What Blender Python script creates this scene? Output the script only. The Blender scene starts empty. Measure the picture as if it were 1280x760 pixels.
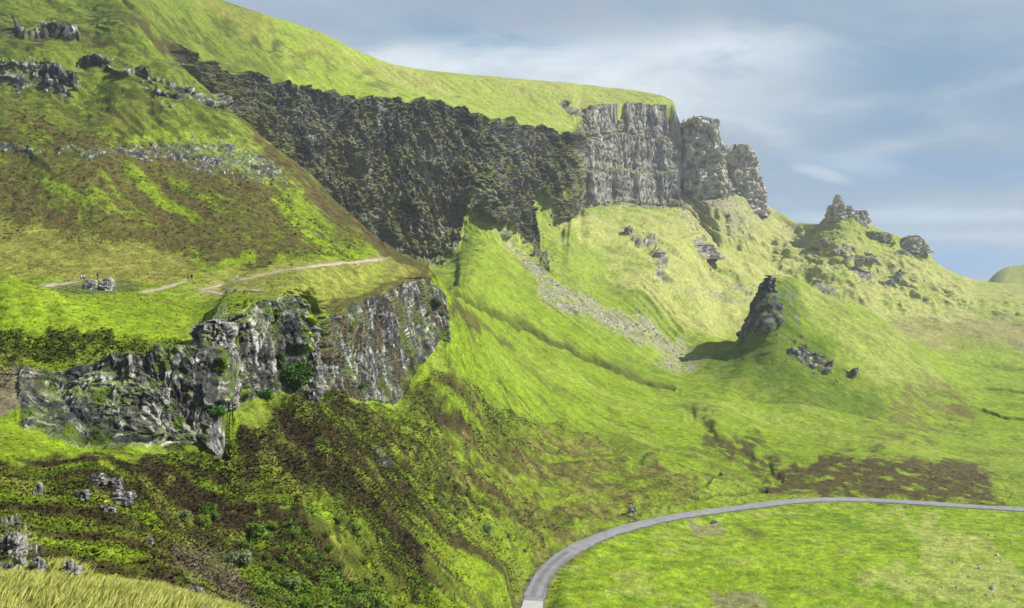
import bpy, bmesh, math, random
import numpy as np
from mathutils import Vector
from mathutils.bvhtree import BVHTree
random.seed(7); RNG = np.random.default_rng(7)
F = 995.0; CX = 640.0; HY = 345.0          # focal length in photo pixels, horizon row
scene = bpy.context.scene
C = scene.collection

# ------------------------------------------------------------------ helpers
def tag(o, label=None, cat=None, group=None, kind=None):
    if label: o['label'] = label
    if cat: o['category'] = cat
    if group: o['group'] = group
    if kind: o['kind'] = kind
    return o
def empty(name, loc, rz=0.0):
    o = bpy.data.objects.new(name, None); C.objects.link(o); o.location = loc; o.rotation_euler = (0, 0, rz)
    o.empty_display_size = 0.2
    return o
def sstep(x, a, b):
    t = np.clip((x - a) / (b - a), 0, 1); return t * t * (3 - 2 * t)
def mesh_np(name, V, faces, mats, smooth=True, cols=None, parent=None, midx=None, link=True):
    """V (n,3); faces (m,k) one size."""
    me = bpy.data.meshes.new(name)
    V = np.ascontiguousarray(V, np.float32); faces = np.ascontiguousarray(faces, np.int32)
    m, k = faces.shape
    me.vertices.add(len(V)); me.vertices.foreach_set('co', V.ravel())
    me.loops.add(m * k); me.loops.foreach_set('vertex_index', faces.ravel())
    me.polygons.add(m); me.polygons.foreach_set('loop_start', np.arange(0, m * k, k, dtype=np.int32))
    try: me.polygons.foreach_set('loop_total', np.full(m, k, np.int32))
    except Exception: pass
    me.polygons.foreach_set('use_smooth', np.full(m, smooth, bool))
    for mt in mats: me.materials.append(mt)
    if midx is not None: me.polygons.foreach_set('material_index', np.ascontiguousarray(midx, np.int32))
    me.update(calc_edges=True); me.validate()
    if cols is not None:
        a = me.color_attributes.new('Col', 'FLOAT_COLOR', 'POINT')
        cc = np.ones((len(V), 4), np.float32); cc[:, :cols.shape[1]] = cols
        a.data.foreach_set('color', cc.ravel())
    o = bpy.data.objects.new(name, me)
    if link: C.objects.link(o)
    if parent: o.parent = parent
    return o

def _hash(ix, iy, iz, seed):
    h = (ix.astype(np.uint32) * np.uint32(374761393) + iy.astype(np.uint32) * np.uint32(668265263)
         + iz.astype(np.uint32) * np.uint32(2147483647 - 97) + np.uint32(seed * 1013904223 & 0xffffffff))
    h = (h ^ (h >> np.uint32(13))) * np.uint32(1274126177)
    h = (h ^ (h >> np.uint32(15))) * np.uint32(2246822519)
    return h ^ (h >> np.uint32(13))
def _r(ix, iy, iz, seed):
    return (_hash(ix, iy, iz, seed) & np.uint32(0xffffff)).astype(np.float32) / np.float32(0xffffff)
def vnoise(x, y, z, seed=0):
    x0 = np.floor(x); y0 = np.floor(y); z0 = np.floor(z)
    fx = (x - x0).astype(np.float32); fy = (y - y0).astype(np.float32); fz = (z - z0).astype(np.float32)
    fx = fx * fx * fx * (fx * (fx * 6 - 15) + 10); fy = fy * fy * fy * (fy * (fy * 6 - 15) + 10); fz = fz * fz * fz * (fz * (fz * 6 - 15) + 10)
    X = x0.astype(np.int64); Y = y0.astype(np.int64); Z = z0.astype(np.int64)
    r = 0
    for dz in (0, 1):
        wz = fz if dz else 1 - fz
        for dy in (0, 1):
            wy = fy if dy else 1 - fy
            a = _r(X, Y + dy, Z + dz, seed); b = _r(X + 1, Y + dy, Z + dz, seed)
            r = r + (a + (b - a) * fx) * wy * wz
    return r * 2 - 1
def fbm(x, y, z, octs=4, seed=0, gain=0.5, lac=2.03, ridged=False):
    s = 0; a = 1.0; t = 0
    for i in range(octs):
        n = vnoise(x, y, z, seed + i * 17)
        if ridged: n = 1 - 2 * np.abs(n)
        s = s + a * n; t += a; a *= gain
        x = x * lac + 5.3; y = y * lac + 1.7; z = z * lac + 9.1
    return s / t
def cells(x, y, z, seed=0):
    """F1, F2, random id of nearest cell"""
    X = np.floor(x).astype(np.int64); Y = np.floor(y).astype(np.int64); Z = np.floor(z).astype(np.int64)
    f1 = np.full(x.shape, 9.0, np.float32); f2 = f1.copy(); idr = np.zeros(x.shape, np.float32)
    for dx in (-1, 0, 1):
        for dy in (-1, 0, 1):
            for dz in (-1, 0, 1):
                cx, cy, cz = X + dx, Y + dy, Z + dz
                px = cx + _r(cx, cy, cz, seed); py = cy + _r(cx, cy, cz, seed + 1); pz = cz + _r(cx, cy, cz, seed + 2)
                d = (px - x) ** 2 + (py - y) ** 2 + (pz - z) ** 2
                d = d.astype(np.float32)
                near = d < f1
                f2 = np.where(near, f1, np.minimum(f2, d))
                idr = np.where(near, _r(cx, cy, cz, seed + 3), idr)
                f1 = np.where(near, d, f1)
    return np.sqrt(f1), np.sqrt(f2), idr

def pchip(xk, yk, x):
    """xk (K,) ; yk (K,) ; x any -> monotone cubic"""
    xk = np.asarray(xk, float); yk = np.asarray(yk, float)
    h = np.diff(xk); d = np.diff(yk) / h
    m = np.zeros(len(xk)); m[0] = d[0]; m[-1] = d[-1]
    for i in range(1, len(xk) - 1):
        if d[i - 1] * d[i] > 0:
            w1 = 2 * h[i] + h[i - 1]; w2 = h[i] + 2 * h[i - 1]
            m[i] = (w1 + w2) / (w1 / d[i - 1] + w2 / d[i])
    x = np.clip(x, xk[0], xk[-1])
    i = np.clip(np.searchsorted(xk, x) - 1, 0, len(xk) - 2)
    t = (x - xk[i]) / h[i]
    return ((2*t**3-3*t**2+1)*yk[i] + (t**3-2*t**2+t)*h[i]*m[i] + (-2*t**3+3*t**2)*yk[i+1] + (t**3-t**2)*h[i]*m[i+1])

# ------------------------------------------------------------------ terrain profile: columns of (row, distance)
# k: 2 crest by the viewer, 3 dip, 4 rise, 5 bench, 6 ledge crag base, 7 ledge crag top, 8 bank, 9 path, 10-11 slope,
#    12 spur edge, 13 hollow behind it, 14 big cliff base, 15 big cliff top, 16 plateau, 17 skyline
COL = {
-500:[(700,20),(720,32),(655,50),(605,62),(540,86),(475,100),(350,135),(350,165),(320,190),(215,240),(95,300),(82,310),(60,350),(20,370),(-60,430),(-160,520)],
-150:[(716,21),(718,32),(650,50),(604,62),(535,88),(470,102),(347,135),(350,165),(318,190),(210,240),(92,300),(80,309),(60,345),(20,370),(-60,430),(-140,520)],
0:   [(730,22),(722,32),(645,54),(600,66),(525,90),(462,102),(347,132),(352,168),(298,200),(185,250),(100,300),(80,304),(40,340),(5,380),(-60,430),(-110,520)],
60:  [(732,23),(720,32),(650,55),(602,68),(540,91),(470,103),(362,130),(352,170),(297,203),(185,252),(105,303),(82,308),(45,342),(5,385),(-55,430),(-95,520)],
110: [(737,24),(724,32),(655,57),(588,71),(560,92),(462,104),(383,128),(353,172),(296,206),(184,256),(122,304),(105,309),(48,346),(10,388),(-40,435),(-80,520)],
165: [(742,25),(735,33),(665,60),(600,76),(555,95),(448,105),(398,126),(354,175),(294,212),(198,262),(60,338),(50,345),(38,352),(24,366),(-20,430),(-50,520)],
210: [(750,26),(748,36),(680,66),(620,82),(552,99),(442,106),(408,124),(354,178),(292,218),(210,266),(80,344),(84,352),(80,372),(56,392),(10,450),(-25,530)],
240: [(757,27),(762,40),(695,70),(640,86),(560,101),(436,107),(415,124),(353,180),(291,221),(212,270),(102,348),(116,370),(112,390),(80,415),(30,465),(-8,545)],
278: [(766,28),(790,46),(712,74),(655,90),(572,103),(432,109),(400,126),(353,182),(290,224),(214,274),(132,344),(165,376),(160,405),(94,440),(45,490),(4,565)],
284: [(768,28),(793,48),(715,75),(652,91),(496,116),(395,122),(380,134),(352,183),(290,225),(215,275),(135,345),(172,376),(168,408),(95,443),(46,490),(6,568)],
300: [(775,29),(800,50),(718,76),(650,92),(500,117),(392,124),(372,140),(350,184),(290,226),(216,276),(150,340),(195,376),(190,420),(100,455),(50,500),(12,580)],
350: [(792,30),(815,56),(725,80),(650,96),(490,127),(376,134),(362,150),(342,192),(296,232),(236,278),(190,326),(245,370),(240,440),(115,480),(70,530),(27,610)],
376: [(802,31),(820,60),(730,84),(650,99),(492,132),(378,139),(366,154),(337,198),(300,234),(252,276),(214,318),(268,366),(262,450),(117,495),(75,545),(35,625)],
381: [(804,31),(820,60),(731,85),(649,100),(494,133),(382,140),(370,155),(336,199),(301,235),(253,276),(217,317),(271,365),(265,452),(117,497),(76,547),(36,627)],
387: [(806,32),(820,63),(733,87),(644,102),(496,155),(398,163),(382,176),(335,203),(303,236),(259,275),(225,315),(279,364),(272,456),(117,502),(77,553),(38,633)],
398: [(810,32),(820,66),(735,88),(640,104),(495,160),(402,168),(384,182),(334,208),(306,238),(266,274),(234,312),(288,362),(280,460),(118,508),(80,560),(42,640)],
450: [(820,34),(815,76),(740,98),(630,124),(500,182),(378,194),(358,212),(328,232),(316,246),(298,266),(282,292),(325,345),(300,480),(122,540),(95,600),(67,680)],
492: [(828,35),(812,86),(745,110),(640,142),(505,198),(360,216),(345,232),(328,252),(322,262),(318,272),(314,285),(348,330),(316,500),(122,568),(104,635),(83,715)],
530: [(834,36),(808,94),(750,120),(650,158),(450,222),(350,248),(344,258),(340,268),(337,276),(335,282),(334,290),(364,330),(325,508),(132,584),(112,660),(90,748)],
556: [(838,36),(805,100),(755,128),(655,170),(428,240),(372,258),(366,268),(364,276),(363,284),(362,290),(362,298),(372,330),(322,515),(139,597),(116,678),(92,760)],
600: [(843,37),(800,110),(765,142),(675,180),(580,212),(500,245),(460,272),(430,300),(405,330),(385,360),(365,395),(340,440),(300,525),(148,620),(124,702),(96,790)],
640: [(848,38),(800,120),(775,152),(715,178),(630,208),(550,248),(500,285),(465,320),(432,358),(405,395),(378,435),(345,485),(305,565),(154,652),(130,735),(99,820)],
700: [(855,38),(795,130),(775,158),(735,178),(694,194),(635,222),(560,275),(500,325),(450,380),(410,435),(375,480),(340,530),(292,610),(164,705),(150,760),(104,860)],
718: [(857,39),(795,132),(773,160),(728,182),(684,198),(630,226),(558,282),(500,332),(452,388),(410,445),(372,495),(335,550),(268,660),(166,722),(158,752),(106,885)],
724: [(858,39),(795,133),(772,161),(725,183),(682,199),(629,227),(557,283),(499,334),(451,391),(409,448),(370,506),(332,568),(266,768),(140,842),(128,880),(106.4,932)],
736: [(859,39),(794,134),(771,162),(718,186),(676,202),(625,232),(556,288),(498,342),(450,402),(408,462),(365,530),(325,600),(258,785),(136,850),(126,888),(107,950)],
760: [(860,40),(793,136),(770,164),(712,189),(668,212),(620,242),(552,298),(495,355),(448,420),(402,490),(358,560),(318,640),(256,822),(133,878),(123,915),(110,965)],
800: [(864,40),(792,138),(768,166),(705,193),(656,221),(605,256),(548,305),(498,362),(455,435),(415,505),(345,590),(312,660),(257,865),(131,912),(121,940),(115,990)],
842: [(868,41),(790,140),(766,168),(700,197),(648,231),(600,264),(545,312),(500,372),(465,440),(432,520),(365,600),(318,680),(258,902),(132,946),(130,958),(129,975)],
852: [(869,41),(790,140),(766,168),(699,198),(647,233),(600,265),(544,314),(500,373),(468,442),(435,522),(372,605),(320,690),(259,906),(238,950),(234,960),(231,975)],
900: [(873,42),(789,142),(765,170),(695,201),(638,243),(598,272),(555,306),(505,365),(468,430),(438,495),(420,590),(385,680),(310,820),(262,900),(240,950),(223,985)],
928: [(876,42),(788,143),(764,170),(694,202),(635,247),(600,274),(550,318),(502,378),(460,432),(428,498),(430,580),(385,690),(315,830),(272,910),(245,965),(238,995)],
945: [(877,42),(788,143),(764,170),(693,203),(633,250),(600,276),(545,328),(500,384),(452,438),(385,508),(420,590),(385,695),(320,840),(285,920),(260,975),(248,1000)],
962: [(878,42),(788,144),(763,171),(692,204),(631,252),(596,280),(542,336),(500,388),(440,440),(346,508),(400,600),(388,700),(328,850),(296,930),(270,985),(259,1005)],
975: [(879,42),(787,144),(763,171),(691,204),(629,254),(592,284),(543,336),(500,387),(436,440),(345.5,512),(400,606),(387,707),(329,850),(301,928),(277,985),(266,998)],
1000:[(881,43),(787,144),(763,171),(690,205),(626,257),(585,290),(545,336),(500,386),(440,440),(351,524),(402,620),(385,720),(330,850),(310,925),(292,960),(279,985)],
1035:[(884,43),(787,145),(762,171),(689,206),(624,260),(575,297),(545,338),(508,384),(450,438),(364,530),(400,620),(382,720),(338,800),(308,870),(290,905),(280,935)],
1055:[(885,43),(787,145),(762,171),(689,206),(624,261),(572,299),(547,338),(512,384),(455,438),(372,530),(402,620),(384,720),(340,800),(306,862),(284,900),(262,930)],
1100:[(889,44),(786,145),(761,172),(688,207),(626,260),(572,298),(550,335),(518,380),(468,438),(396,528),(410,620),(400,700),(358,800),(328,860),(305,900),(288,930)],
1145:[(893,44),(786,145),(761,172),(688,207),(628,258),(580,294),(558,328),(530,378),(492,430),(434,512),(425,600),(415,680),(378,780),(348,850),(324,900),(302,930)],
1180:[(896,44),(786,145),(761,172),(688,207),(630,256),(590,288),(570,320),(545,370),(512,420),(468,480),(440,580),(418,680),(385,780),(365,850),(350,900),(336,930)],
1233:[(900,45),(785,145),(760,172),(689,206),(634,253),(600,284),(582,312),(556,352),(535,390),(512,430),(462,540),(428,650),(395,780),(375,850),(362,900),(352,940)],
1290:[(905,45),(785,145),(760,172),(690,205),(637,251),(605,280),(588,305),(562,345),(540,382),(512,425),(464,540),(435,640),(400,770),(380,845),(366,900),(356,940)],
1800:[(930,47),(785,145),(765,170),(700,200),(645,245),(610,275),(592,300),(565,340),(542,380),(514,425),(466,540),(438,640),(404,770),(384,845),(370,900),(362,940)],
}
def between(p, a, b, keep):
    t = (p - a) / (b - a)
    COL[p] = [COL[p][i] if (i + 2) in keep else (COL[a][i][0] + (COL[b][i][0] - COL[a][i][0]) * t, COL[a][i][1] + (COL[b][i][1] - COL[a][i][1]) * t) for i in range(16)]
between(284, 278, 300, (6, 7, 8)); between(381, 376, 398, (6, 7, 8)); between(387, 376, 398, (6, 7, 8)); between(724, 718, 736, (14, 15, 16, 17))
pxs = sorted(COL)
u = np.concatenate([np.linspace(-480, -24, 70, endpoint=False), np.linspace(-24, 1304, 1250), np.linspace(1306, 1780, 70)])
NU = len(u)
K = 22
KY = np.zeros((K, NU)); KZ = np.zeros((K, NU))
for k in range(2, 18):
    yy = pchip(pxs, [COL[p][k-2][1] for p in pxs], u); pp = pchip(pxs, [COL[p][k-2][0] for p in pxs], u)
    KY[k] = yy; KZ[k] = (HY - pp) / F * yy
for _ in range(40):
    for A_ in (KY, KZ):
        A_[9:14, 1:-1] = (A_[9:14, :-2] + 2 * A_[9:14, 1:-1] + A_[9:14, 2:]) / 4
KY[0] = 1.5; KZ[0] = -1.8; KY[1] = 8; KZ[1] = -5.0 + 0 * u
hillw = sstep(u, 1192, 1262)
KY[18] = KY[17] + 170; KZ[18] = KZ[17] - 75
KY[19] = 1750; KZ[19] = -80 + hillw * (80 + 24 + 4 * np.sin(u / 17)); KZ[18] = np.where(u > 1180, np.minimum(KZ[18], -60), KZ[18])
KY[20] = 2600; KZ[20] = -95
KY[21] = 4800; KZ[21] = -95
rows = [3, 8, 12, 60, 34, 64, 150, 70, 44, 64, 84, 110, 26, 64, 170, 50, 60, 12, 26, 8, 6]
# pchip slopes along k for every column
h = np.diff(KY, axis=0); d = np.diff(KZ, axis=0) / h
M = np.zeros_like(KY); M[0] = d[0]; M[-1] = d[-1]
w1 = 2 * h[1:] + h[:-1]; w2 = h[1:] + 2 * h[:-1]
with np.errstate(divide='ignore', invalid='ignore'):
    mm = (w1 + w2) / (w1 / d[:-1] + w2 / d[1:])
M[1:-1] = np.where(d[:-1] * d[1:] > 0, mm, 0)
hw0 = (u < 585)
M[14] = d[13]; M[15] = d[15]; M[6] = np.where(hw0, d[5], M[6]); M[7] = np.where(hw0, d[7], M[7])
# crest in front of the viewer: let crests (k=2) and dips be round but not flat
Yl, Zl, Sl = [], [], []
for k in range(K - 1):
    n = rows[k]
    tt = np.linspace(0, 1, n, endpoint=(k == K - 2))
    for t in tt:
        if 5 <= k <= 8:
            sv = k + t; env = math.sin(math.pi * (sv - 5) / 4) if sv < 9 else 0
            wb_ = env * (np.exp(-((u - 282) / 26) ** 2) + np.exp(-((u - 384) / 22) ** 2)) * (9 * math.sin(sv * 7.3) + 6 * math.sin(sv * 17.9 + 1) + 4 * math.sin(sv * 41 + 2) + 2 * math.sin(sv * 83)) + env * 2.5 * np.sin(u / 7 + sv * 9) * (u > 20) * (u < 560)
            uu = u + wb_
            KYk, KYk1 = np.interp(uu, u, KY[k]), np.interp(uu, u, KY[k+1]); KZk, KZk1 = np.interp(uu, u, KZ[k]), np.interp(uu, u, KZ[k+1])
            Mk, Mk1 = np.interp(uu, u, M[k]), np.interp(uu, u, M[k+1])
        else:
            KYk, KYk1, KZk, KZk1, Mk, Mk1 = KY[k], KY[k+1], KZ[k], KZ[k+1], M[k], M[k+1]
        hk = KYk1 - KYk
        y = KYk + hk * t
        z = (2*t**3-3*t**2+1)*KZk + (t**3-2*t**2+t)*hk*Mk + (-2*t**3+3*t**2)*KZk1 + (t**3-t**2)*hk*Mk1
        if k in (6, 14):
            lin = KZk + (KZk1 - KZk) * t
            w = 0.75 if k == 14 else 0.75 * (1 - sstep(u, 575, 600))
            z = z * (1 - w) + lin * w
        if k == 14:
            ph = 3 * t + 0.22 * np.sin(u / 13.0 + 2 * t) + .16 * np.sin(u / 5.1 + 5 * t) + .08 * np.sin(u / 2.3)
            zf = np.clip((np.floor(ph) + sstep(ph - np.floor(ph), .42, 1.0)) / 3, 0, 1) if 0 < t < 1 else t
            hw_ = .85 * sstep(u, 716, 738) * sstep(860, u, u + 8) if False else .85 * sstep(u, 716, 738)
            z = z * (1 - hw_) + (KZ[k] + (KZ[k+1] - KZ[k]) * zf) * hw_
        Yl.append(y); Zl.append(z); Sl.append(np.full(NU, k + t))
Y = np.array(Yl); Z = np.array(Zl); S = np.array(Sl)
NV, _ = Y.shape
U = np.broadcast_to(u, Y.shape)
X = Y * (U - CX) / F
# light smoothing across columns
for A in (Y, Z):
    B = A.copy()
    for _ in range(2):
        B[:, 1:-1] = (B[:, :-2] + 2 * B[:, 1:-1] + B[:, 2:]) / 4
    A[:] = B
X = Y * (U - CX) / F
PX = U.copy(); PY = HY - Z / Y * F
X = X.astype(np.float64)

# ------------------------------------------------------------------ road line (real positions)
RP = [(640,900,112),(650,830,135),(664,770,166),(669,738,179),(684,712,188),(708,692,196),(738,676,205),(770,664,214),(810,653,224),(850,645,232),(890,639,240),(930,634,247),(975,628,253),(1015,625,257),(1060,624,261),(1110,626,261),(1160,629,259),(1215,633,256),(1270,636,252),(1330,640,248),(1430,648,242),(1600,662,233)]
rp = np.array([((a-CX)/F*c, c, (HY-b)/F*c) for a, b, c in RP])
def resample(P, step):
    # catmull-rom
    out = []
    Q = np.vstack([2*P[0]-P[1], P, 2*P[-1]-P[-2]])
    for i in range(1, len(Q)-2):
        n = max(2, int(np.linalg.norm(Q[i+1]-Q[i]) / step))
        for j in range(n):
            t = j / n
            out.append(0.5*((2*Q[i]) + (-Q[i-1]+Q[i+1])*t + (2*Q[i-1]-5*Q[i]+4*Q[i+1]-Q[i+2])*t*t + (-Q[i-1]+3*Q[i]-3*Q[i+1]+Q[i+2])*t**3))
    out.append(Q[-2]); return np.array(out)
road = resample(rp, 1.0)
for _ in range(30): road[1:-1] = (road[:-2] + 2*road[1:-1] + road[2:]) / 4
def dist_line(x, y, L, lim=14):
    """nearest distance + index, brute force in chunks"""
    D = np.full(x.shape, 1e9); I = np.zeros(x.shape, int)
    for j in range(0, len(L)):
        dd = (x - L[j, 0])**2 + (y - L[j, 1])**2
        m = dd < D; D[m] = dd[m]; I[m] = j
    return np.sqrt(D), I
rd = np.full(Y.shape, 99.0)
sel = np.where((Y > 95) & (Y < 285) & (X > -15))
dd, ii = dist_line(X[sel], Y[sel], road[::2])
rd[sel] = dd
rz = road[::2][ii, 2]
w = 1 - sstep(dd, 3.0, 7.5)
Z[sel] = Z[sel] * (1 - w) + (rz - 0.12) * w
roadfree = sstep(rd, 3.2, 8.0)

# ------------------------------------------------------------------ masks
def pmask(poly, feather=8, y0=0, y1=1e9, warp=1.0):
    P = np.array(poly, float)
    bx0, by0 = P.min(0) - feather * 2 - 20; bx1, by1 = P.max(0) + feather * 2 + 20
    out = np.zeros(Y.shape, np.float32)
    s = np.where((PX > bx0) & (PX < bx1) & (PY > by0) & (PY < by1) & (Y >= y0) & (Y <= y1))
    if len(s[0]) == 0: return out
    x = PX[s] + WX[s] * feather * warp; y = PY[s] + WY[s] * feather * warp
    D = np.full(x.shape, 1e9); ins = np.zeros(x.shape, bool)
    n = len(P)
    for i in range(n):
        ax, ay = P[i]; bx, by = P[(i + 1) % n]
        ex, ey = bx - ax, by - ay
        t = np.clip(((x-ax)*ex + (y-ay)*ey) / (ex*ex+ey*ey+1e-9), 0, 1)
        D = np.minimum(D, (x-ax-t*ex)**2 + (y-ay-t*ey)**2)
        c = ((ay > y) != (by > y)) & (x < (bx-ax)*(y-ay)/((by-ay) if by != ay else 1e-9) + ax)
        ins ^= c
    D = np.sqrt(D) * np.where(ins, 1, -1)
    out[s] = sstep(D, -feather * 0.5, feather * 0.5)
    return out
def lmask(pts, width, feather=3, **kw):
    """a strip along a polyline, (px,py[,halfwidth])"""
    L = []; R = []
    P = np.array([p[:2] for p in pts], float)
    W = [p[2] if len(p) > 2 else width for p in pts]
    for i in range(len(P)):
        t = P[min(i+1, len(P)-1)] - P[max(i-1, 0)]; t = t / (np.linalg.norm(t) + 1e-9); nn = np.array([-t[1], t[0]])
        L.append(P[i] + nn * W[i]); R.append(P[i] - nn * W[i])
    return pmask(L + R[::-1], feather, **kw)

SC = np.clip(Y / 120.0, 0.5, 6)                       # feature scale used only for low-frequency warps
q = np.log(np.maximum(Y, 5)) * 14
WX = fbm(PX / 22.0, q, Z / 9.0 * 120 / np.maximum(Y, 60), 3, 5).astype(np.float32) * 1.6
WY = fbm(PX / 22.0 + 40, q, Z / 9.0 * 120 / np.maximum(Y, 60), 3, 9).astype(np.float32) * 1.6

def band(k, lo, hi, p0, p1, fp=6, f=0.05):
    """rock band in profile coordinates: s from k+lo to k+hi, between columns p0..p1"""
    n = 0.09 * WX
    return (sstep(S + n * 0.6, k + lo - f, k + lo + f) * (1 - sstep(S + n * (1.3 if k == 14 else .6), k + hi - f, k + hi + f)) *
            sstep(PX + WY * 6, p0 - fp, p0 + fp) * (1 - sstep(PX + WY * 6, p1 - fp, p1 + fp))).astype(np.float32)

R_main = band(14, -0.30, 1.02, 212, 724) 
R_main *= pmask([(100,-300),(800,-300),(800,262),(722,266),(706,262),(692,240),(672,243),(662,262),(645,268),(628,300),(606,292),(592,264),(576,272),(560,308),(548,340),(500,420),(100,420)], 16, 330, 900, warp=1.5)
R_main = np.maximum.reduce([R_main, pmask([(640,258),(664,262),(676,285),(692,325),(684,328),(662,300),(645,290)], 9, 480, 760, warp=1.6)])
R_head = band(14, -0.02, 1.02, 719, 851, 3)
R_A = np.maximum(band(6, -0.02, 1.03, 244, 383, 4), band(6, -0.05, 1.03, 25, 282, 6) * (PX < 400))
R_A = np.maximum(R_A * (Y < 150), band(7, -.02, .95, 246, 284, 3) * (Y < 150))
R_B = band(6, 0.0, 1.02, 386, 557, 4) * (Y > 150)
# upper ledge crags on the moor slope
R_up = np.maximum.reduce([
    band(12, -0.10, 1.02, -600, 100, 14), lmask([(96,84,4),(150,92,3),(205,104,3),(250,122,3)], 4, 5, y0=250, y1=350, warp=1.6), lmask([(-40,182,3),(40,188,3),(110,194,4),(160,200,4)], 4, 5, y0=200, y1=330, warp=1.8), lmask([(20,40,3),(70,46,4),(100,56,3)], 4, 5, y0=280, y1=460, warp=1.6), lmask([(195,120,4),(235,122,5),(278,132,6)], 5, 4, y0=250, y1=350),
    pmask([(150,196),(240,182),(300,186),(345,205),(352,228),(300,230),(262,218),(230,208),(160,205)], 7, 230, 345),
    ])
R_small = np.maximum.reduce([
    lmask([(700,128,3),(712,140,5),(735,150,5)], 5, 4, y0=650, y1=930),
    pmask([(985,430),(1000,428),(1030,450),(1066,470),(1070,480),(1040,474),(1005,455)], 6, 380, 540, warp=1.6) * 0.8,
    pmask([(1020,345),(1030,350),(1050,372),(1062,384),(1040,374),(1020,358)], 5, 450, 540, warp=1.5) * 0.7,
    pmask([(858,305),(885,298),(900,318),(890,325),(865,322)], 6, 550, 900),
    pmask([(892,350),(915,340),(945,345),(940,362),(905,362)], 7, 500, 1000, warp=1.4),
    pmask([(1040,318),(1075,312),(1090,326),(1060,332)], 6, 700, 1000), pmask([(1020,300),(1045,296),(1050,306),(1028,310)], 6, 700, 1000, warp=1.4),
    pmask([(1085,296),(1110,292),(1118,308),(1100,312)], 6, 700, 1000, warp=1.4), pmask([(1125,318),(1150,312),(1140,330)], 6, 700, 1000, warp=1.6),
    pmask([(1060,342),(1075,336),(1090,350),(1078,358)], 5, 700, 1000), pmask([(1090,352),(1112,346),(1130,342),(1110,366)], 6, 700, 1000, warp=1.6),
    pmask([(812,312),(824,310),(834,338),(846,350),(858,360),(830,352),(815,340)], 5, 550, 760),
    pmask([(790,300),(822,300),(818,308),(798,310)], 4, 550, 900),
    pmask([(455,568),(478,565),(485,590),(470,592)], 7, 80, 200), 
    pmask([(0,655),(26,650),(45,690),(110,705),(105,740),(0,740)], 8, 26, 60, warp=2) * 0.7,
    ])
bn = fbm(X / 5.5, Y / 5.5, Z / 5.5, 4, 444); bnf = fbm(X / 16, Y / 16, Z / 16, 4, 445)
brk = sstep(np.where(Y > 350, bnf, bn), -.22, .10)
R_small = R_small * brk; R_up = R_up * (.4 + .6 * brk)
R_cone = pmask([(929,424),(943,384),(955,356),(963,357),(971,376),(975,396),(964,411),(950,421)], 6, 430, 530, warp=1.3)
ROCK = np.maximum.reduce([R_main, R_head, R_A, R_B, R_up, R_small, R_cone]) * roadfree
far = (Y > 400).astype(np.float32)

# ------------------------------------------------------------------ geometric relief
def normals():
    P = np.stack([X, Y, Z], -1)
    du = np.zeros_like(P); dv = np.zeros_like(P)
    du[:, 1:-1] = P[:, 2:] - P[:, :-2]; du[:, 0] = P[:, 1] - P[:, 0]; du[:, -1] = P[:, -1] - P[:, -2]
    dv[1:-1] = P[2:] - P[:-2]; dv[0] = P[1] - P[0]; dv[-1] = P[-1] - P[-2]
    N = np.cross(du, dv); N /= (np.linalg.norm(N, axis=-1, keepdims=True) + 1e-12)
    return N
fx, fy = 0.82, -0.57                                   # fall direction of the scarp
along = X * (-fy) + Y * fx; fall = X * fx + Y * fy      # contour / fall coordinates
amp = np.clip((Y - 15) / 60, 0, 1) * roadfree
lowslope = sstep(U, 1000, 850) if False else (1 - sstep(PX, 900, 1100))
n1 = fbm(X / 55, Y / 55, Z / 55, 3, 21)
n2 = fbm(X / 14, Y / 14, Z / 20, 4, 31)
n3 = fbm(X / 3.2, Y / 3.2, Z / 4, 3, 41)
g1 = fbm(along / 11 + 0.6*n2, fall / 70, Z / 200, 3, 51, ridged=True)
g2 = fbm(along / 3.5 + 0.5*n3, fall / 22, Z / 60, 3, 61, ridged=True)
slopeN = normals()[..., 2]
steep = sstep(1 - slopeN, 0.04, 0.2)
vfar = sstep(Y, 170, 800)
field = sstep(PX, 660, 720) * (Y < 260) * (1 - steep * 0.5)          # the smooth pasture below the road
n4 = fbm(X / 7, Y / 3, Z / 5, 3, 45)
D = amp * (n4 * .22 * field + n1 * (0.8 + 3.5 * vfar) + n2 * (0.45 + 2.2 * vfar) * (1 - 0.6 * field) + n3 * (0.16 + 0.35 * vfar) )
D += amp * steep * lowslope * (g1 * (1.3 + 1.0 * vfar) + g2 * (0.5 + 0.5 * vfar)) * (1 - field)
# terracettes on the ledge and crests
D *= (1 - 0.75 * ((S > 16.5) & (S < 18)))
D *= 1 - .45 * sstep(S, 15.0, 15.3)
hum = lmask([(0,450,10),(110,430,16),(200,460,12)], 12, 10, y0=90, y1=150)
D += hum * 0.9 * fbm(X / 2.2, Y / 2.2, Z / 2.2, 2, 77, ridged=True)
# rough heather ground: strong small lumps in the near slope
HEATH = np.maximum.reduce([
    pmask([(-200,605),(120,580),(270,562),(380,500),(500,510),(560,460),(640,520),(760,560),(860,602),(850,640),(740,670),(665,735),(650,820),(240,820),(235,750),(-200,690)], 20, 40, 300),
    pmask([(-300,160),(60,160),(150,182),(330,228),(400,285),(450,316),(370,322),(250,322),(100,292),(-300,262)], 16, 190, 330)])
a2_ = Y * .72 - X * .69; f2_ = .72 * X + .69 * Y
D += HEATH * (Y < 300) * (PY > 450) * sstep(PX, 200, 330) * roadfree * (fbm(a2_ / 6.5, f2_ / 45, Z / 90, 3, 531, ridged=True) * 1.3 + fbm(a2_ / 2.2, f2_ / 12, Z / 30, 2, 541, ridged=True) * .35)
D += HEATH * roadfree * (fbm(X / 1.5, Y / 1.5, Z / 1.5, 3, 87) * 0.38)
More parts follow.
